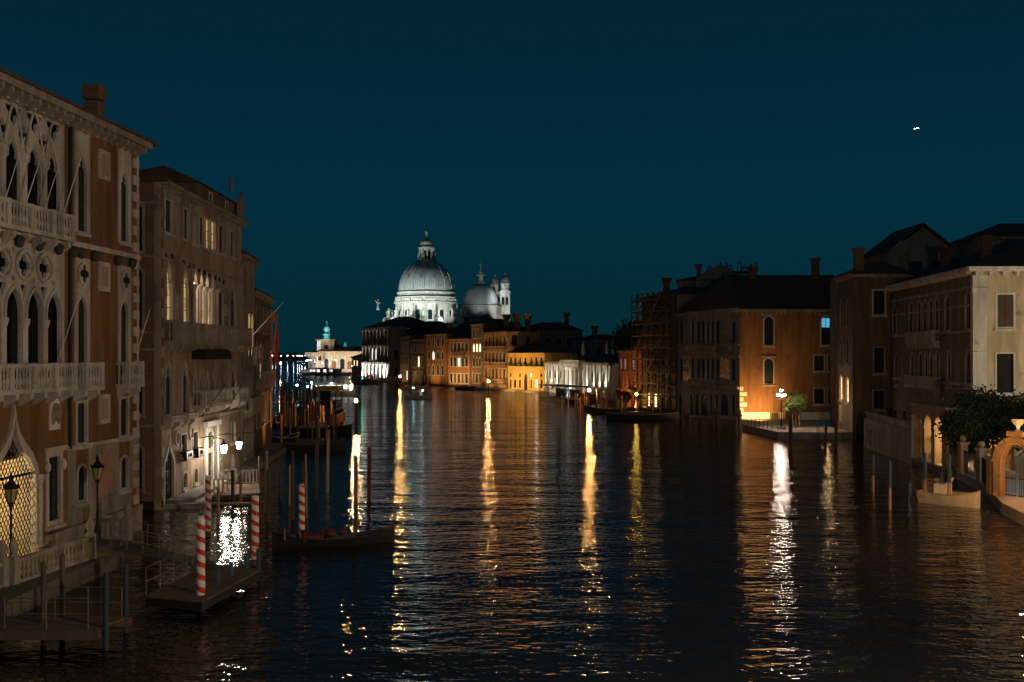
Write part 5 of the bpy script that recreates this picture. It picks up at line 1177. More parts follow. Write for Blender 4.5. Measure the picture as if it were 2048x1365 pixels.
wash((-27.4,316),(-20,305.6),.5,5,SOD,2600,8); wash((-33.4,327),(-27.6,316.6),.5,4,SOD,1300,6)
wash((21.4,201),(23.6,182.5),.35,2.4,(1,.42,.12),900,6); wash((21.4,201),(23.6,182.5),.75,2.4,(1,.42,.12),900,6)
wash((19.6,187),(21.6,176.5),.5,2.5,(1,.5,.16),500,3)
for px in (1094,1106,1117,1177,1190.5,1202.3,1214.5):
    a = (px-1024)/2000; t_ = (a*250-8.25)/(12.95-a*(-44)); x, y = 8.25+12.95*t_, 250-44*t_
    lamp('gallery_uplight', 'SPOT', (x-1.5,y-.45,.9), (1,.95,.76), 3600, .1, (x-.1,y,5.5), 34, .7)
for q in (.2,.5,.85): wash((8.25,250),(21.2,206),q,9,(1,.86,.6),3000,5)
lamp('portico_light', 'SPOT', (11.2,227,1.2), (1,.97,.92), 900, .15, (15,228.5,5), 100, .8)
lamp('scaffold_light', 'SPOT', (20.6,169,.9), (1,.55,.15), 2600, .2, (24.5,170.2,5), 120, 1)
lamp('left_bank_light', 'SPOT', (-26.0,118,1.0), (1,.45,.14), 1800, .2, (-30,119.2,6), 120, 1)
lamp('left_bank_light', 'SPOT', (-22.6,101,1.0), (1,.5,.18), 700, .2, (-26,101.6,5.5), 120, 1)
lamp('loggia_light', 'POINT', (38.3,83.2,3.6), (1,.70,.32), 1700, .15)
lamp('gate_hall_light', 'POINT', (-24.6,44.2,4.2), (1,.72,.34), 520, .2)
lamp('added_house_light', 'POINT', (38.9,123,4.6), (1,.62,.25), 130, .1)  # unseen light without fixture, added beside the brown house
lamp('added_wall_light', 'SPOT', (34.3,136.9,1.1), (1,.58,.19), 4200, .15, (33.7,141,3.4), 140, 1)  # unseen light added to brighten the lower orange wall
lamp('plaza_light', 'POINT', (-104,548,4), (1,.92,.85), 9500, .3); lamp('plaza_light', 'POINT', (-88,548,4), (1,.85,.68), 9500, .3)
# street lighting of the bridge the camera stands on
lamp('bridge_lamp', 'POINT', (14,16,11), (1,.80,.60), 15500, .25)
lamp('bridge_lamp', 'POINT', (-3,8,11), (1,.80,.60), 3000, .25)
lamp('garden_street_lamp', 'POINT', (57,76,5.5), (1,.85,.60), 8000, .25)

# ================================================================ POLES, JETTIES, BOATS
def pole_mesh(h, r, m, cap=None):
    def mk():
        mb = MB().cyl((0,0,-1.5),(0,0,h-.06),r*1.05,r*.92,10); mb.cyl((0,0,h-.058),(0,0,h),r*.9,r*.55,10); return mb.mesh('pole_shaft', m, True)
    return cached(('pole', round(h,1), round(r,2), m.name), mk)
def pole(px, pyt, pyb, wpx, m, label, group=None, name='mooring_pole', lean=0, cap=True):
    Y = 20000/(pyb-708); x = (px-1024)/2000*Y; h = (pyb-pyt)/2000*Y; r = max(.05, wpx/2000*Y/2)
    o = put(name, pole_mesh(h, r, m), None, T(x,Y,0) @ Matrix.Rotation(lean,4,'Y') @ Matrix.Rotation(px*1.7,4,'Z'), label=label, category='pole')
    if group: o['group'] = group
    return o
def spole(px, pyt, pyb, z, wpx, label):
    Y = 2000*(10-z)/(pyb-708); x = (px-1024)/2000*Y; h = (pyb-pyt)/2000*Y; r = wpx/2000*Y/2
    t = thing('striped_mooring_pole', label, 'pole', (x,Y,z), 0, 'red and white striped mooring poles')
    part('shaft', MB().cyl((0,0,0),(0,0,h),r,r*.96,16), stripe, t, True)
    part('footing', MB().cyl((0,0,-z-1.5),(0,0,-.003),r*1.02,r*1.02,10), wood, t, True)
    part('pole_top', MB().cyl((0,0,h+.002),(0,0,h+.05),r*.9,r*.6,12), white_stone, t, True)
spole(402, 1035, 1190, .6, 17, 'nearest red and white striped pole, at the corner of the railed pontoon')
spole(416, 953, 1062, .3, 11, 'red and white striped pole just behind the nearest one, slimmer and farther')
spole(510.5, 993, 1118, .3, 15, 'red and white striped pole in the middle, beside the bright lamp reflection')
spole(603.5, 970, 1090, .0, 13, 'red and white striped pole at the gondola stern')
pole(711.5, 910, 1082, 9, wood, 'tall brown mooring pole in the orange lamp reflection by the gondola')
pole(738, 895, 1000, 8, mat('dark_red_paint', (.10,.018,.012), .8, .3, 2, .3, 12), 'dark red mooring pole just right of the orange lamp reflection')
g_ = 'timber poles of the jetty by the portal'
ORD = ('first','second','third','fourth','fifth','sixth','seventh','eighth','ninth','tenth','eleventh','twelfth','thirteenth')
PJ = sorted(((519,913,985,5),(533,902,1025,7),(536,940,1045,7),(560,905,1000,6),(579,930,1010,5),(586,902,1040,6),(606,925,1000,5),(613,908,1035,5),(466,940,1012,7),(481,948,1008,6),(437,975,1050,6),(632,880,1000,7),(655,860,985,6)))
for i, (px, a, b, w_) in enumerate(PJ):
    pole(px,a,b,w_,woodlt if px % 2 else wood,ORD[i]+' timber pole from the left among those beside the white railed jetty', g_, 'timber_pole', random.uniform(-.02,.02))
g_ = 'blue tipped mooring poles by the right quay'
for i, (px, a, b, w_) in enumerate(((1746,911,985,6),(1780,923,1020,6),(1850,905,1006,7),(1883,945,1005,6),(1898.5,910,1012,8))):
    Y = 20000/(b-708); x = (px-1024)/2000*Y; h = (b-a)/2000*Y; r = w_/2000*Y/2
    t = thing('blue_mooring_pole', ('blue mooring pole farthest left of the moored white boat','blue and bare wood mooring pole standing alone left of the boat','blue topped mooring pole at the white boat stern','short dark blue mooring pole between two tall ones','blue topped mooring pole against the boat console')[i], 'pole', (x,Y,0), 0, g_)
    part('painted_top', MB().cyl((0,0,h*.45),(0,0,h),r,r*.92,10), woodbl, t, True); part('bare_shaft', MB().cyl((0,0,-1.5),(0,0,h*.449),r*1.06,r*.99,10), woodlt, t, True)
for px, a, b, w_ in ((1581,838,905,8),(1652,845,893,5),(1672,848,900,6)): pole(px,a,b,w_,wood,'dark mooring pole before the edge of the little square','poles before the little square','mooring_pole')
for px, a, b in ((1432,815,856),(1477,820,866)):   # tied clusters
    Y = 20000/(b-708); x = (px-1024)/2000*Y; h = (b-a)/2000*Y; t = thing('dolphin_piles', ('tied cluster of dark piles before the mosaic palace' if px < 1450 else 'tied cluster of dark piles at the corner of the orange wall'), 'piles', (x,Y,0))
    for k in range(4):
        q = k*math.pi/2+.4; part('pile', MB().cyl((.5*math.cos(q),.5*math.sin(q),-1.5),(.18*math.cos(q),.18*math.sin(q),h-.2*k*.5),.2,.17,8), wood, t)
    part('band', MB().lathe([(.5,h*.72),(.5,h*.78)],10), iron, t)
rnd = random.Random(11)
g_ = 'crowded timber poles of the left moorings'
for px, a, b, w_ in ((563,830,900,4),(568,805,862,3.5),(575,802,868,3),(583,815,862,4),(588,812,860,5),(591,806,852,4.5),(609,818,862,3),(614.5,818,868,4),(628,812,850,4),(632.5,804,852,4),(647,812,856,5),(653,842,884,4),(638,838,890,6),(625,842,886,3),(663,796,842,3)):
    pole(px,a,b,w_,woodlt if rnd.random() < .6 else wood,'lamp-lit timber pole in the crowded left moorings', g_, 'mooring_pole', rnd.uniform(-.03,.03))
for k in range(26):
    px = rnd.uniform(560,668); b = rnd.uniform(832,872); pole(px,b-rnd.uniform(38,56),b,rnd.uniform(3,4.6),woodlt if rnd.random()<.75 else wood,'lamp-lit timber pole in the crowded left moorings', 'crowded timber poles of the left moorings', 'mooring_pole', rnd.uniform(-.035,.035))
for k in range(16):
    px = rnd.uniform(560,672); b = rnd.uniform(845,885); pole(px,b-rnd.uniform(45,62),b,rnd.uniform(3.4,5),wood,'dark timber pole in the crowded left moorings before the tarpaulin boats', 'dark timber poles of the left moorings', 'mooring_pole', rnd.uniform(-.03,.03))
for k in range(60):
    px = rnd.uniform(554,640); b = rnd.uniform(782,815); h_ = rnd.uniform(22,40)*(b-708)/95
    pole(px,b-h_,b,rnd.uniform(1.6,2.8),woodlt if rnd.random() < .5 else wood,'slim timber pole in the crowded left moorings behind the blue boats', g_+' farther back', 'mooring_pole', rnd.uniform(-.03,.03))
pole(561.5, 832, 893, 4, redcl, 'thin red pole at the left edge of the left moorings')
g_ = 'poles along the far right bank'
for k in range(34):
    px = rnd.uniform(735,860); Y = 330-(px-735)*.22-rnd.uniform(0,10); b = 708+20000/Y; pole(px,b-rnd.uniform(16,26),b,1.7,woodlt,'thin timber pole before the floodlit baroque palace', g_, 'mooring_pole', rnd.uniform(-.03,.03))
for k in range(40):
    px = rnd.uniform(1120,1340); Y = 190-(px-1120)*.13-rnd.uniform(0,10); b = 708+20000/Y; pole(px,b-rnd.uniform(22,34),b,2.6,wood if rnd.random() < .6 else woodlt,'timber pole in the moorings before the white gallery and red house', 'poles before the white gallery', 'mooring_pole', rnd.uniform(-.03,.03))
for i, (px, a, b) in enumerate(((1194,779,822),(1209,780,815))):
    Y = 20000/(b-708); t = thing('striped_mooring_pole', ('orange lit striped pole left of two before the white gallery','orange lit striped pole right of two before the white gallery')[i], 'pole', ((px-1024)/2000*Y,Y,0), 0, 'striped poles before the white gallery')
    part('shaft', MB().cyl((0,0,-1),(0,0,(b-a)/2000*Y),.16,.15,10), stripe, t, True)

# ---- pontoon with rails
def rails(t, pts, h=1.05, sp=1.3, m=iron, name='rail_post', mids=2, r=.022):
    pm = cached(('rp', h, m.name, r), lambda: MB().cyl((0,0,0),(0,0,h),r,r,6).mesh('rail_post', m)); b = MB()
    for (x0,y0,z0),(x1,y1,z1) in zip(pts, pts[1:]):
        n = max(1, round(math.hypot(x1-x0,y1-y0)/sp))
        for k in range(n): put(name, pm, t, T(x0+(x1-x0)*k/n, y0+(y1-y0)*k/n, z0))
        for q in range(mids): b.cyl((x0,y0,z0+h*(q+1)/mids),(x1,y1,z1+h*(q+1)/mids),.016,.016,5)
    put(name, pm, t, T(*pts[-1])); put('rail', b.mesh('rail', m), t)
def planks(t, poly, z, n, m, th=.07):
    # poly: near-left, near-right, far-right, far-left ; boards run across
    a, b, c, d = (Vector((*p, 0)) for p in poly)
    for k in range(n):
        t0, t1 = (k+.04)/n, (k+.96)/n; p = [a.lerp(d,t0), b.lerp(c,t0), b.lerp(c,t1), a.lerp(d,t1)]
        dz = random.uniform(0,.012)
        part('plank', MB().add([(v.x,v.y,z-th) for v in p]+[(v.x,v.y,z+dz) for v in p],[(3,2,1,0),(4,5,6,7),(0,1,5,4),(1,2,6,5),(2,3,7,6),(3,0,4,7)]), m, t)
raill = mat('galvanised_rail', (.12,.11,.085), .45, .2, 3, .1, 12, spec=.5, metal=.3)
t = thing('pontoon', 'dark railed mooring pontoon with the nearest striped pole', 'pontoon', (0,0,0))
P_ = [gp(292,1192,.6), gp(404,1203,.6), gp(521,1139,.6), gp(420,1128,.6)]
planks(t, [P_[0],P_[1],P_[2],P_[3]], .6, 22, wood)
part('frame', MB().add([(x,y,.2) for x,y in P_]+[(x,y,.525) for x,y in P_],[(3,2,1,0),(4,5,6,7),(0,1,5,4),(1,2,6,5),(2,3,7,6),(3,0,4,7)]), boatdk, t)
rails(t, [(*P_[0],.6),(*P_[3],.6)], 1.1, 1.1, raill)
for px, py in ((436,1180),(462,1165),(493,1150),(517,1135)):
    x, y = gp(px,py,.3); part('fender_pile', MB().cyl((x,y,-1),(x,y,1.15),.1,.1,8), woodbl, t)
t = thing('gangway', 'railed steel gangway from the palace terrace to the pontoon', 'gangway', (0,0,0))
a0, a1 = (-18.9,47.2), (-13.9,43.6)
part('deck', MB().add([(a0[0],a0[1],.78),(a1[0],a1[1],.68),(a1[0]+.6,a1[1]+1,.68),(a0[0]+.6,a0[1]+1,.78),(a0[0],a0[1],.86),(a1[0],a1[1],.76),(a1[0]+.6,a1[1]+1,.76),(a0[0]+.6,a0[1]+1,.86)],[(3,2,1,0),(4,5,6,7),(0,1,5,4),(1,2,6,5),(2,3,7,6),(3,0,4,7)]), iron, t)
rails(t, [(*a0,.86),(*a1,.76)], 1.05, 1.2, raill); rails(t, [(a0[0]+.6,a0[1]+1,.86),(a1[0]+.6,a1[1]+1,.76)], 1.05, 1.2, raill)
# near-left jetty
t = thing('timber_jetty', 'dark timber jetty with handrails in the lower left corner', 'jetty', (0,0,0))
planks(t, [(-18.6,33.6),(-14.0,33.6),(-13.6,35.0),(-18.6,35.0)], .75, 7, wood)
part('beam', MB().box(-18.6,-13.8,33.35,33.58,.45,.75), ochre if False else wood, t); part('beam', MB().box(-18.6,-13.4,35.02,35.25,.45,.75), wood, t)
rails(t, [(-18.4,35.1,.76),(-13.7,35.1,.76)], 1.05, 1.2, raill); rails(t, [(-18.4,33.5,.76),(-14.2,33.5,.76)], 1.05, 1.6, raill)
for px, a, b, w_ in ((87,1123,1290,11),(125,1108,1275,11),(212,1146,1300,11),(252,1130,1265,10)):
    pole(px,a,b,w_,mat('dark_blue_timber',(.02,.035,.045),.8,.3,2,.3,14) if px > 200 else wood,'thick bare timber pile of the lower left jetty','piles of the lower left jetty','timber_pile')  # darker bluish tone on the two right piles
# terrace balustrades of the brown palace
def balu(p, q, z, label, piers=True):
    f = Fac(p, q, z, z+1, stone_dk, name='terrace_balustrade', label=label, cat='balustrade', th=.25, group='stone balustrades of the palace terrace')
    f.box('base_rail', 0, f.L, 0, .26, z, z+.14, stone_dk); f.box('top_rail', 0, f.L, 0, .26, z+.86, z+1.0, stone_dk)
    bm = cached('tbal', lambda: MB().lathe([(.07,.142),(.045,.22),(.09,.38),(.04,.6),(.07,.855)],8).mesh('baluster', stone_dk, True))
    for k in range(int(f.L/.26)): f.put('baluster', bm, .3+k*.26, .13, z) if .3+k*.26 < f.L-.2 else None
    for u in (-.2, f.L-.1):
        f.box('pier', u, u+.34, -.05, .31, z-.02, z+1.12, stone_dk); f.put('pier_cap', cached('tcap', lambda: MB().lathe([(.2,0),(.1,.12),(.2,.4),(.05,.75),(0,.8)],8).mesh('pier_cap', stone_dk, True)), u+.17, .13, z+1.122)
balu((-20.6,50.0), (-19.2,49.6), .75, 'short lit stone balustrade with pointed pier beside the second lantern post')
balu((-19.9,40.2), (-18.9,45.0), .75, 'stone balustrade before the lit gateway')
balu((-20.6,36.2), (-20.1,39.6), .75, 'stone balustrade at the bottom left edge')
# railed jetty at the portal of the tan palace
t = thing('railed_jetty', 'pale timber jetty with slatted white railing below the white lanterns', 'jetty', (0,0,0))
planks(t, [gp(424,992,.6),gp(520,986,.6),gp(517,967,.6),gp(440,970,.6)], .6, 10, woodlt)
def slat_rail(x0,y0,x1,y1,z,h):
    b0, b1 = Vector((x0,y0)), Vector((x1,y1)); L = (b1-b0).length; ang = math.atan2(y1-y0,x1-x0); M_ = T(x0,y0,z) @ Matrix.Rotation(ang,4,'Z')
    put('top_rail', MB().box(0,L,-.04,.04,h-.08,h).mesh('top_rail', white_stone), t, M_); put('bottom_rail', MB().box(0,L,-.03,.03,.1,.17).mesh('bottom_rail', white_stone), t, M_)
    n = max(2,int(L/.26)); sm = cached(('slat',h), lambda: MB().box(-.05,.05,-.02,.02,.172,h-.082).mesh('slat', white_stone))
    for k in range(n+1): put('slat', sm, t, M_ @ T(.06+(L-.12)*k/n,0,0))
slat_rail(*gp(426,990,.6),*gp(466,988,.6),.6,1.05); slat_rail(*gp(445,969,.6),*gp(474,968,.6),.6,1.05); slat_rail(*gp(484,970,.6),*gp(515,968,.6),.6,1.05)
for px, py in ((428,992),(470,990),(516,986),(515,967)):
    x, y = gp(px,py,.5); part('jetty_pile', MB().cyl((x,y,-1.5),(x,y,.52),.12,.12,7), wood, t)
t = thing('stone_landing', 'worn stone landing step at the foot of the tan palace', 'landing', (0,0,0))
L0 = [gp(330,1024,.3),gp(388,1008,.3),gp(402,985,.3)]; 
part('step', MB().add([(-22.4,64.2,-.5),(-20.2,64.6,-.5),(-20.2,72.5,-.5),(-22.6,72.5,-.5),(-22.4,64.2,.28),(-20.2,64.6,.28),(-20.2,72.5,.28),(-22.6,72.5,.28)],[(3,2,1,0),(4,5,6,7),(0,1,5,4),(1,2,6,5),(2,3,7,6),(3,0,4,7)]), stone_dk, t)
part('upper_step', MB().add([(-22.4,65.2,.282),(-21.3,65.4,.282),(-21.2,72.2,.282),(-22.6,72.2,.282),(-22.4,65.2,.46),(-21.3,65.4,.46),(-21.2,72.2,.46),(-22.6,72.2,.46)],[(3,2,1,0),(4,5,6,7),(0,1,5,4),(1,2,6,5),(2,3,7,6),(3,0,4,7)]), stone_dk, t)
t = thing('narrow_footbridge', 'thin pale gangplank between poles below the tan palace jetty', 'gangplank', (0,0,0))
planks(t, [gp(392,1008,.5),gp(505,1007,.5),gp(505,1004,.5),gp(392,1005,.5)], .5, 2, woodlt)

# ---- boats
def hull(L, B, H, bow=.5, stern=.2, sharp=1.0, n=12, flat=.5):
    outer = []; 
    for i in range(n+1):
        t = i/n; x = (t-.5)*L
        b = B/2*min(1, (math.sin(math.pi*min(max(t,0),1)*.5+.0)**.5) if False else 1)
        b = B/2*((1-max(0,(t-.45)/.55)**2.2) if sharp else 1)*(1 if stern >= 0 and sharp == 1 else 1)
        if sharp == 2: b = B/2*max(0, 1-abs(2*t-1)**2.4)
        elif t < .3: b *= .82+.18*t/.3
        b = max(b, .02); sh = H + bow*max(0,(t-.5)*2)**2.4 + stern*max(0,(.5-t)*2)**2.4
        kz = -.25 + (bow*.55)*max(0,(t-.6)/.4)**2
        if sharp == 2: kz += stern*.5*max(0,(.4-t)/.4)**2
        outer.append([(x,-b,sh),(x,-b*.92,sh*.55),(x,-b*.55,kz+.05),(x,0,kz),(x,b*.55,kz+.05),(x,b*.92,sh*.55),(x,b,sh)])
    mb = MB(); k = 7
    vs = [p for s_ in outer for p in s_]; fs = [(i*k+j,(i+1)*k+j,(i+1)*k+j+1,i*k+j+1) for i in range(n) for j in range(k-1)]
    fs += [tuple(range(k)), tuple(range(n*k,n*k+k))[::-1]]
    mb.add(vs, fs)
    # inner floor and gunwales
    inn = MB(); vs = []
    for s_ in outer: x, b, sh = s_[6][0], s_[6][1], s_[6][2]; vs += [(x,-b*.9,sh),(x,-b*.75,max(s_[3][2]+.3, sh*.35)),(x,b*.75,max(s_[3][2]+.3, sh*.35)),(x,b*.9,sh)]
    inn.add(vs, [(i*4+j,i*4+j+1,(i+1)*4+j+1,(i+1)*4+j) for i in range(n) for j in range(3)])
    gw = MB(); gw.tube([s_[0] for s_ in outer],.045,5); gw.tube([s_[6] for s_ in outer],.045,5)
    return mb, inn, gw, outer
def boat(name, label, cat, x, y, rz, L, B, H, m, inm, gm, bow=.5, stern=.2, sharp=1, group=None):
    t = thing(name, label, cat, (x,y,0), rz, group); a, b, c, o = hull(L,B,H,bow,stern,sharp)
    part('hull', a, m, t, True); part('interior', b, inm, t); part('gunwale', c, gm, t); return t
# white boat by the right quay
x, y = gp(1912,1016,0)
t = boat('motorboat', 'white open motorboat with centre console moored at the right quay', 'boat', x+.2, y+1.3, R(-48), 3.9, 1.7, .75, mat('dull_boat_paint', (.36,.31,.23), .5, .3, 2, .2, 8), tanst, stone_dk, .35, .05)  # hull white toned down
part('console', MB().box(-.9,-.1,-.45,.45,.35,1.35).add([(-.15,-.45,1.352),(-.15,.45,1.352),(.1,.4,1.8),(.1,-.4,1.8)],[(0,1,2,3)]), boatw, t)
part('outboard_motor', MB().box(-3.05,-2.75,-.22,.22,.3,1.15).box(-2.98,-2.85,-.1,.1,-.3,.298), boatdk, t); part('seat', MB().box(-1.9,-1.4,-.8,.8,.4,.62), tanst, t); part('aerial', MB().cyl((-.6,.3,1.35),(-.75,.3,3.0),.02,.012,5), iron, t)
# gondola
x0, y0 = gp(548,1097,0); x1, y1 = gp(785,1083,0)
t = boat('gondola', 'black gondola with red seats moored by the striped poles', 'gondola', (x0+x1)/2, (y0+y1)/2, math.atan2(y1-y0,x1-x0), math.hypot(x1-x0,y1-y0)+.2, 1.35, .40, boatdk, boatdk, boatdk, .38, .45, 2)
Lg = math.hypot(x1-x0,y1-y0)+.2
part('prow_iron', MB().panel([(0,0),(.05,1.0),(.25,1.35),(.42,1.2),(.3,1.0),(.36,.95),(.26,.85),(.34,.78),(.24,.68),(.32,.6),(.2,.4),(.18,0)],[],-.02,.02), iron, t).matrix_basis = T(Lg/2-.14,0,.62) @ Matrix.Scale(.5,4)
part('seat', MB().box(-1.4,-.6,-.5,.5,.35,.62).box(-1.65,-1.42,-.55,.55,.36,.8), MATS['dark_red_paint'], t); part('cushion', MB().ball((-.2,.3,.62),.28,8,6,.6).ball((-.2,-.3,.62),.28,8,6,.6).ball((.5,.3,.6),.25,8,6,.6), MATS['dark_red_paint'], t)
part('foredeck', MB().box(1.4,2.6,-.3,.3,.42,.47), boatdk, t); part('oar_fork', MB().cyl((-2.6,-.6,.5),(-2.6,-.62,1.1),.05,.04,6), boatwood, t)
# left-mooring boats
x, y = gp(625,872,0)
t = boat('covered_boat', 'dark boat under a pale peaked tarpaulin in the left moorings', 'boat', x, y+3, R(4), 8.6, 2.3, .8, boatdk, boatdk, wood, .4, .1)
part('tarpaulin', MB().add([(-2.2,-1.0,.85),(1.4,-1.0,.85),(1.4,1.0,.85),(-2.2,1.0,.85),(-.3,0,1.6),(.9,0,1.5)],[(0,1,5,4),(1,2,5),(2,3,4,5),(3,0,4)]), tarp, t)
t = boat('motorboat', 'low dark motorboat moored nearest in the left moorings', 'boat', *gp(628,903,0), R(6), 6.4, 1.9, .8, boatdk, boatdk, wood, .5, .1)
part('cabin', MB().box(-1.6,.9,-.7,.7,.75,1.25), boatdk, t)
t = boat('taxi_boat', 'varnished orange lit boat with its bow out of the left moorings', 'boat', *gp(645,846,0), R(4), 6.6, 1.9, .8, boatwood, boatwood, boatw, .9, .1)
part('cabin', MB().box(-2.2,.6,-.7,.7,.8,1.3), boatdk, t); part('cover', MB().box(-2.3,.7,-.78,.78,1.302,1.38), boatwood, t)
t = boat('taxi_boat', 'long boat under a blue tarpaulin in the left moorings', 'boat', *gp(600,850,0), R(8), 7.5, 2.3, .9, boatdk, boatdk, wood, .6, .1)
part('tarpaulin', MB().add([(-3.2,-1.1,.95),(2.4,-1.0,1.0),(2.4,1.0,1.0),(-3.2,1.1,.95),(-2.8,0,1.7),(2.0,0,1.5)],[(0,1,5,4),(1,2,5),(2,3,4,5),(3,0,4)]), boatbl, t)
t = boat('taxi_boat', 'boat under a dark blue tarpaulin farther back in the left moorings', 'boat', *gp(628,838,0), R(10), 9, 2.2, .9, boatdk, boatdk, wood, .6, .1)
part('tarpaulin', MB().add([(-3.6,-1.1,.95),(3.2,-1.0,1.0),(3.2,1.0,1.0),(-3.6,1.1,.95),(-3.2,0,1.8),(2.8,0,1.6)],[(0,1,5,4),(1,2,5),(2,3,4,5),(3,0,4)]), boatbl, t)
t = boat('rowing_boat', 'small white edged rowing boat against the left bank', 'boat', *gp(572,884,0), R(70), 5.5, 1.5, .5, boatdk, boatdk, white_stone, .4, .3, 2)
part('seat', MB().box(-.2,.2,-.6,.6,.35,.42), white_stone, t)
# jetty walkways of the left moorings
for i, (pxa, pya, pxb, pyb) in enumerate(((553,826,572,824),(552,846,566,844),(595,826,606,825),(552,806,600,802))):
    t = thing('mooring_walkway', ('short plank walkway at the left bank','lower short plank walkway at the left bank','short plank walkway between the tarpaulin boats','long plank walkway before the cyan lamps')[i], 'walkway', (0,0,0))
    p, q = gp(pxa,pya,.8), gp(pxb,pyb,.8); part('deck', MB().add([(p[0],p[1],.7),(q[0],q[1],.7),(q[0],q[1]+2,.7),(p[0],p[1]+2,.7),(p[0],p[1],.82),(q[0],q[1],.82),(q[0],q[1]+2,.82),(p[0],p[1]+2,.82)],[(3,2,1,0),(4,5,6,7),(0,1,5,4),(1,2,6,5),(2,3,7,6),(3,0,4,7)]), woodlt, t)
    part('handrail', MB().cyl((p[0],p[1],1.8),(q[0],q[1],1.8),.05,.05,5).cyl((p[0],p[1],.8),(p[0],p[1],1.8),.05,.05,5).cyl((q[0],q[1],.8),(q[0],q[1],1.8),.05,.05,5), woodlt, t)
    for P_ in (p, q): part('pile', MB().cyl((P_[0],P_[1]+1,-1.5),(P_[0],P_[1]+1,.7),.14,.14,6), wood, t)
# floating landing stage with yellow band, waterbus behind
Y = 196; X0, X1 = (631-1024)/2000*Y, (672-1024)/2000*Y
t = thing('landing_stage', 'floating waterbus landing stage with a yellow band round its roof', 'landing stage', (X0,Y,0))
W_ = X1-X0
part('pontoon', MB().box(0,W_,0,7,-.6,.7), boatdk, t); part('roof', MB().box(-.2,W_+.2,-.2,7.2,3.35,3.5), tarp, t); part('sign_band', MB().box(-.22,W_+.22,-.25,-.205,2.72,3.35), poolyel, t); part('end_band', MB().box(W_+.205,W_+.25,-.2,7.2,2.72,3.35), poolyel, t)
for x in (.1, W_/2, W_-.1):
    for y in (.1, 6.9): part('post', MB().cyl((x,y,.7),(x,y,3.35),.07,.07,6), iron, t)
part('glass_wall', MB().box(.1,W_*.6,3.2,3.26,.8,2.6), glass, t); part('bench', MB().box(.6,2.2,4,4.5,.72,1.15), wood, t)
def waterbus(label, x, y, rz, L=22):
    t = boat('waterbus', label, 'waterbus', x, y, rz, L, 4.2, 1.0, boatw, pave, boatw, .4, .1)
    part('cabin', MB().box(-L*.36,L*.2,-1.7,1.7,1.0,2.9), boatw, t); part('roof', MB().box(-L*.38,L*.3,-1.85,1.85,2.902,3.05), boatw, t)
    part('wheelhouse', MB().box(L*.205,L*.27,-1.2,1.2,1.0,2.88), boatw, t)
    for sy in (-1.73, 1.7):
        for k in range(8): put('window', cached('vbw', lambda: MB().box(0,.95,0,.03,0,.9).mesh('window', lit_white)), t, T(-L*.34+k*1.35, sy, 1.65))
    return t
waterbus('white waterbus with lit windows docked before the customs house', (656-1024)/2000*470, 470, R(4), 24)
waterbus('dim waterbus behind the yellow banded landing stage', (655-1024)/2000*238, 238, R(8), 13)
Y = 455; t = thing('landing_stage', 'small landing stage with lit ticket windows before the customs house', 'landing stage', ((629-1024)/2000*Y,Y,0))
part('pontoon', MB().box(0,6.5,0,6,-.6,.9), boatdk, t); part('cabin', MB().box(.5,5.8,.6,5,.9,3.4), tarp, t)
for k in (1.0, 4.0): part('lit_window', MB().box(k,k+1.2,.54,.59,1.7,2.8), lit_white, t)
part('roof', MB().box(0,6.5,-.2,6,3.402,3.6), boatdk, t)
t = thing('landing_stage', 'dark waterbus landing stage before the yellow house and white gallery', 'landing stage', (9.6,212,0), R(-72))
part('pontoon', MB().box(-6,10,-2,3,-.6,.7), boatdk, t); part('roof', MB().box(-6.2,10.2,-2.2,3.2,3.2,3.35), boatdk, t)
for x in (-5.8,-.6,4.6,9.8):
    for y in (-1.8,2.8): part('post', MB().cyl((x,y,.7),(x,y,3.2),.08,.08,6), iron, t)
part('glass_wall', MB().box(-5,9,1.5,1.56,.8,2.6), glass, t)
# boats along the far right bank
t = boat('rowing_boat', 'orange lit low boat moored before the palaces under the church', 'boat', *gp(833,778,0), R(2), 7, 1.9, .7, boatw, boatwood, boatw, .4, .1)
part('seat', MB().box(-.4,.2,-.8,.8,.5,.6), boatwood, t)
t = boat('motorboat', 'small moving boat with a white light in mid canal', 'boat', *gp(838,798,0), R(-20), 6.5, 2.0, .7, boatw, boatwood, boatw, .5, .1)
part('cabin', MB().box(-1.5,.5,-.7,.7,.7,1.5), boatw, t); put('lamp', gl(G_FAR,.12), t, T(.9,0,1.9)); put('bow_light', gl(G_CY,.1), t, T(-1.4,0,2.4)); part('mast', MB().cyl((.9,0,.7),(.9,0,1.75),.04,.03,5).cyl((-1.4,0,1.5),(-1.4,0,2.28),.04,.03,5), iron, t)
t = boat('gondola', 'dark gondola like boat with red trim by the moorings before the red house', 'boat', *gp(1225,826,0), R(12), 10, 1.8, .7, boatdk, boatdk, boatwood, .7, .7, 2)
part('seat', MB().box(-.6,.2,-.5,.5,.5,.8), redcl, t)
t = boat('barge', 'long dark barge moored before the scaffolded house', 'boat', *gp(1285,840,0), R(-8), 11, 2.4, .9, boatdk, boatdk, grey_pl, .3, .2)
part('hatch', MB().box(-3,2,-.9,.9,.9,1.2), boatdk, t)
t = boat('motorboat', 'small dark boat at the foot of the arcaded palace', 'boat', *gp(931,780,0), R(-30), 6, 1.9, .7, boatdk, boatdk, tanst, .5, .1)
part('cabin', MB().box(-1.2,.8,-.7,.7,.7,1.3), tanst, t)
t = boat('motorboat', 'dark boat with red and green lights before the floodlit baroque palace', 'boat', *gp(736,769,0), R(-15), 9, 2.2, .8, boatdk, boatdk, boatw, .5, .1)
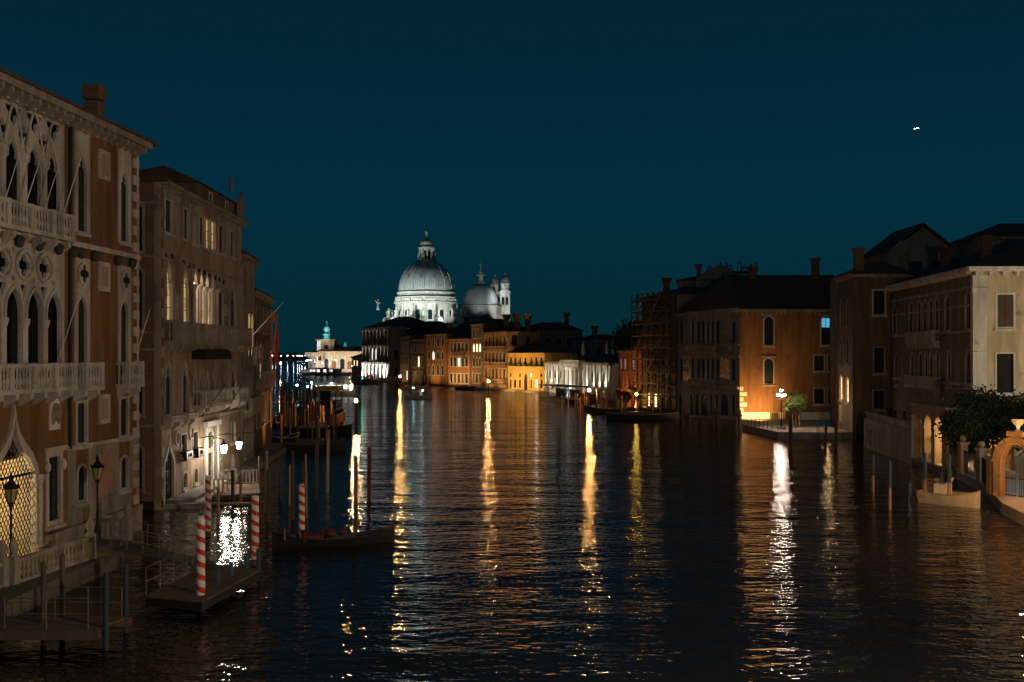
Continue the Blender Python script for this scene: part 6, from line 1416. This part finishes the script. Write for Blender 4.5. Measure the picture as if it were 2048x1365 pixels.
part('cabin', MB().box(-2.2,1.2,-.85,.85,.8,1.6), boatdk, t); put('red_light', gl(G_RED,.16), t, T(.4,0,2.2)); put('green_light', gl(G_GRN,.16), t, T(-2.0,0,1.9)); part('mast', MB().cyl((.4,0,1.6),(.4,0,2.04),.05,.05,5).cyl((-2.0,0,1.6),(-2.0,0,1.74),.05,.05,5), iron, t)
# flag on the left bank
P0 = Vector((-23.3,89,11.4)); P1 = Vector((-20.6,90,14.6))
t = thing('flag', 'dark red flag hanging from a slanting pole on the left bank', 'flag', tuple(P0))
part('flagpole', MB().cyl((0,0,0),tuple(P1-P0),.05,.03,6), white_stone, t)
fl = MB(); n = 10
for i in range(n+1):
    for j in range(5): fl.v.append((2.0+.32*j/4*(1+.25*math.sin(i))+.1*math.sin(i*.8+j), .75+.1*math.sin(j*1.6+i*.5), 2.4-5.4*i/n-.15*j))
fl.f += [(i*5+j,i*5+j+1,(i+1)*5+j+1,(i+1)*5+j) for i in range(n) for j in range(4)]
part('flag_cloth', fl, redcl, t, True)
# railing of the square
t = thing('quay_railing', 'low iron railing along the left edge of the little square', 'railing', (0,0,0))
rails(t, [(30.4,129.0,.8),(31.2,120.0,.8)], 1.0, 1.5, iron, 'rail_post', 2, .03)
# aircraft light high on the right; fuselage and wing glow by themselves
D = 3000; t = thing('aircraft', 'tiny white aircraft with lights high in the night sky at right', 'aircraft', ((1832.5-1024)/2000*D, D, hz(257.5, D)), R(20))
part('fuselage', MB().lathe([(0,-9),(1.2,-7),(1.5,0),(1.2,6),(0,9)],8), glow('aircraft_glow_skin',(1,1,1),.5), t).matrix_basis = Matrix.Rotation(R(70),4,'Y') @ Matrix.Rotation(R(20),4,'X')
part('wing', MB().box(-8,8,-1.5,1.5,-.3,.3), glow('aircraft_glow_skin',(1,1,1),.5), t).matrix_basis = Matrix.Rotation(R(-7),4,'Y')
put('wing_light', gl(G_FAR, .9), t, T(-7.6,-2,-1.0)); put('wing_light', gl(G_FAR, .9), t, T(6.4,-2,1.2)); put('landing_light', gl(G_FAR,1.0), t, T(1.5,-2,.4))
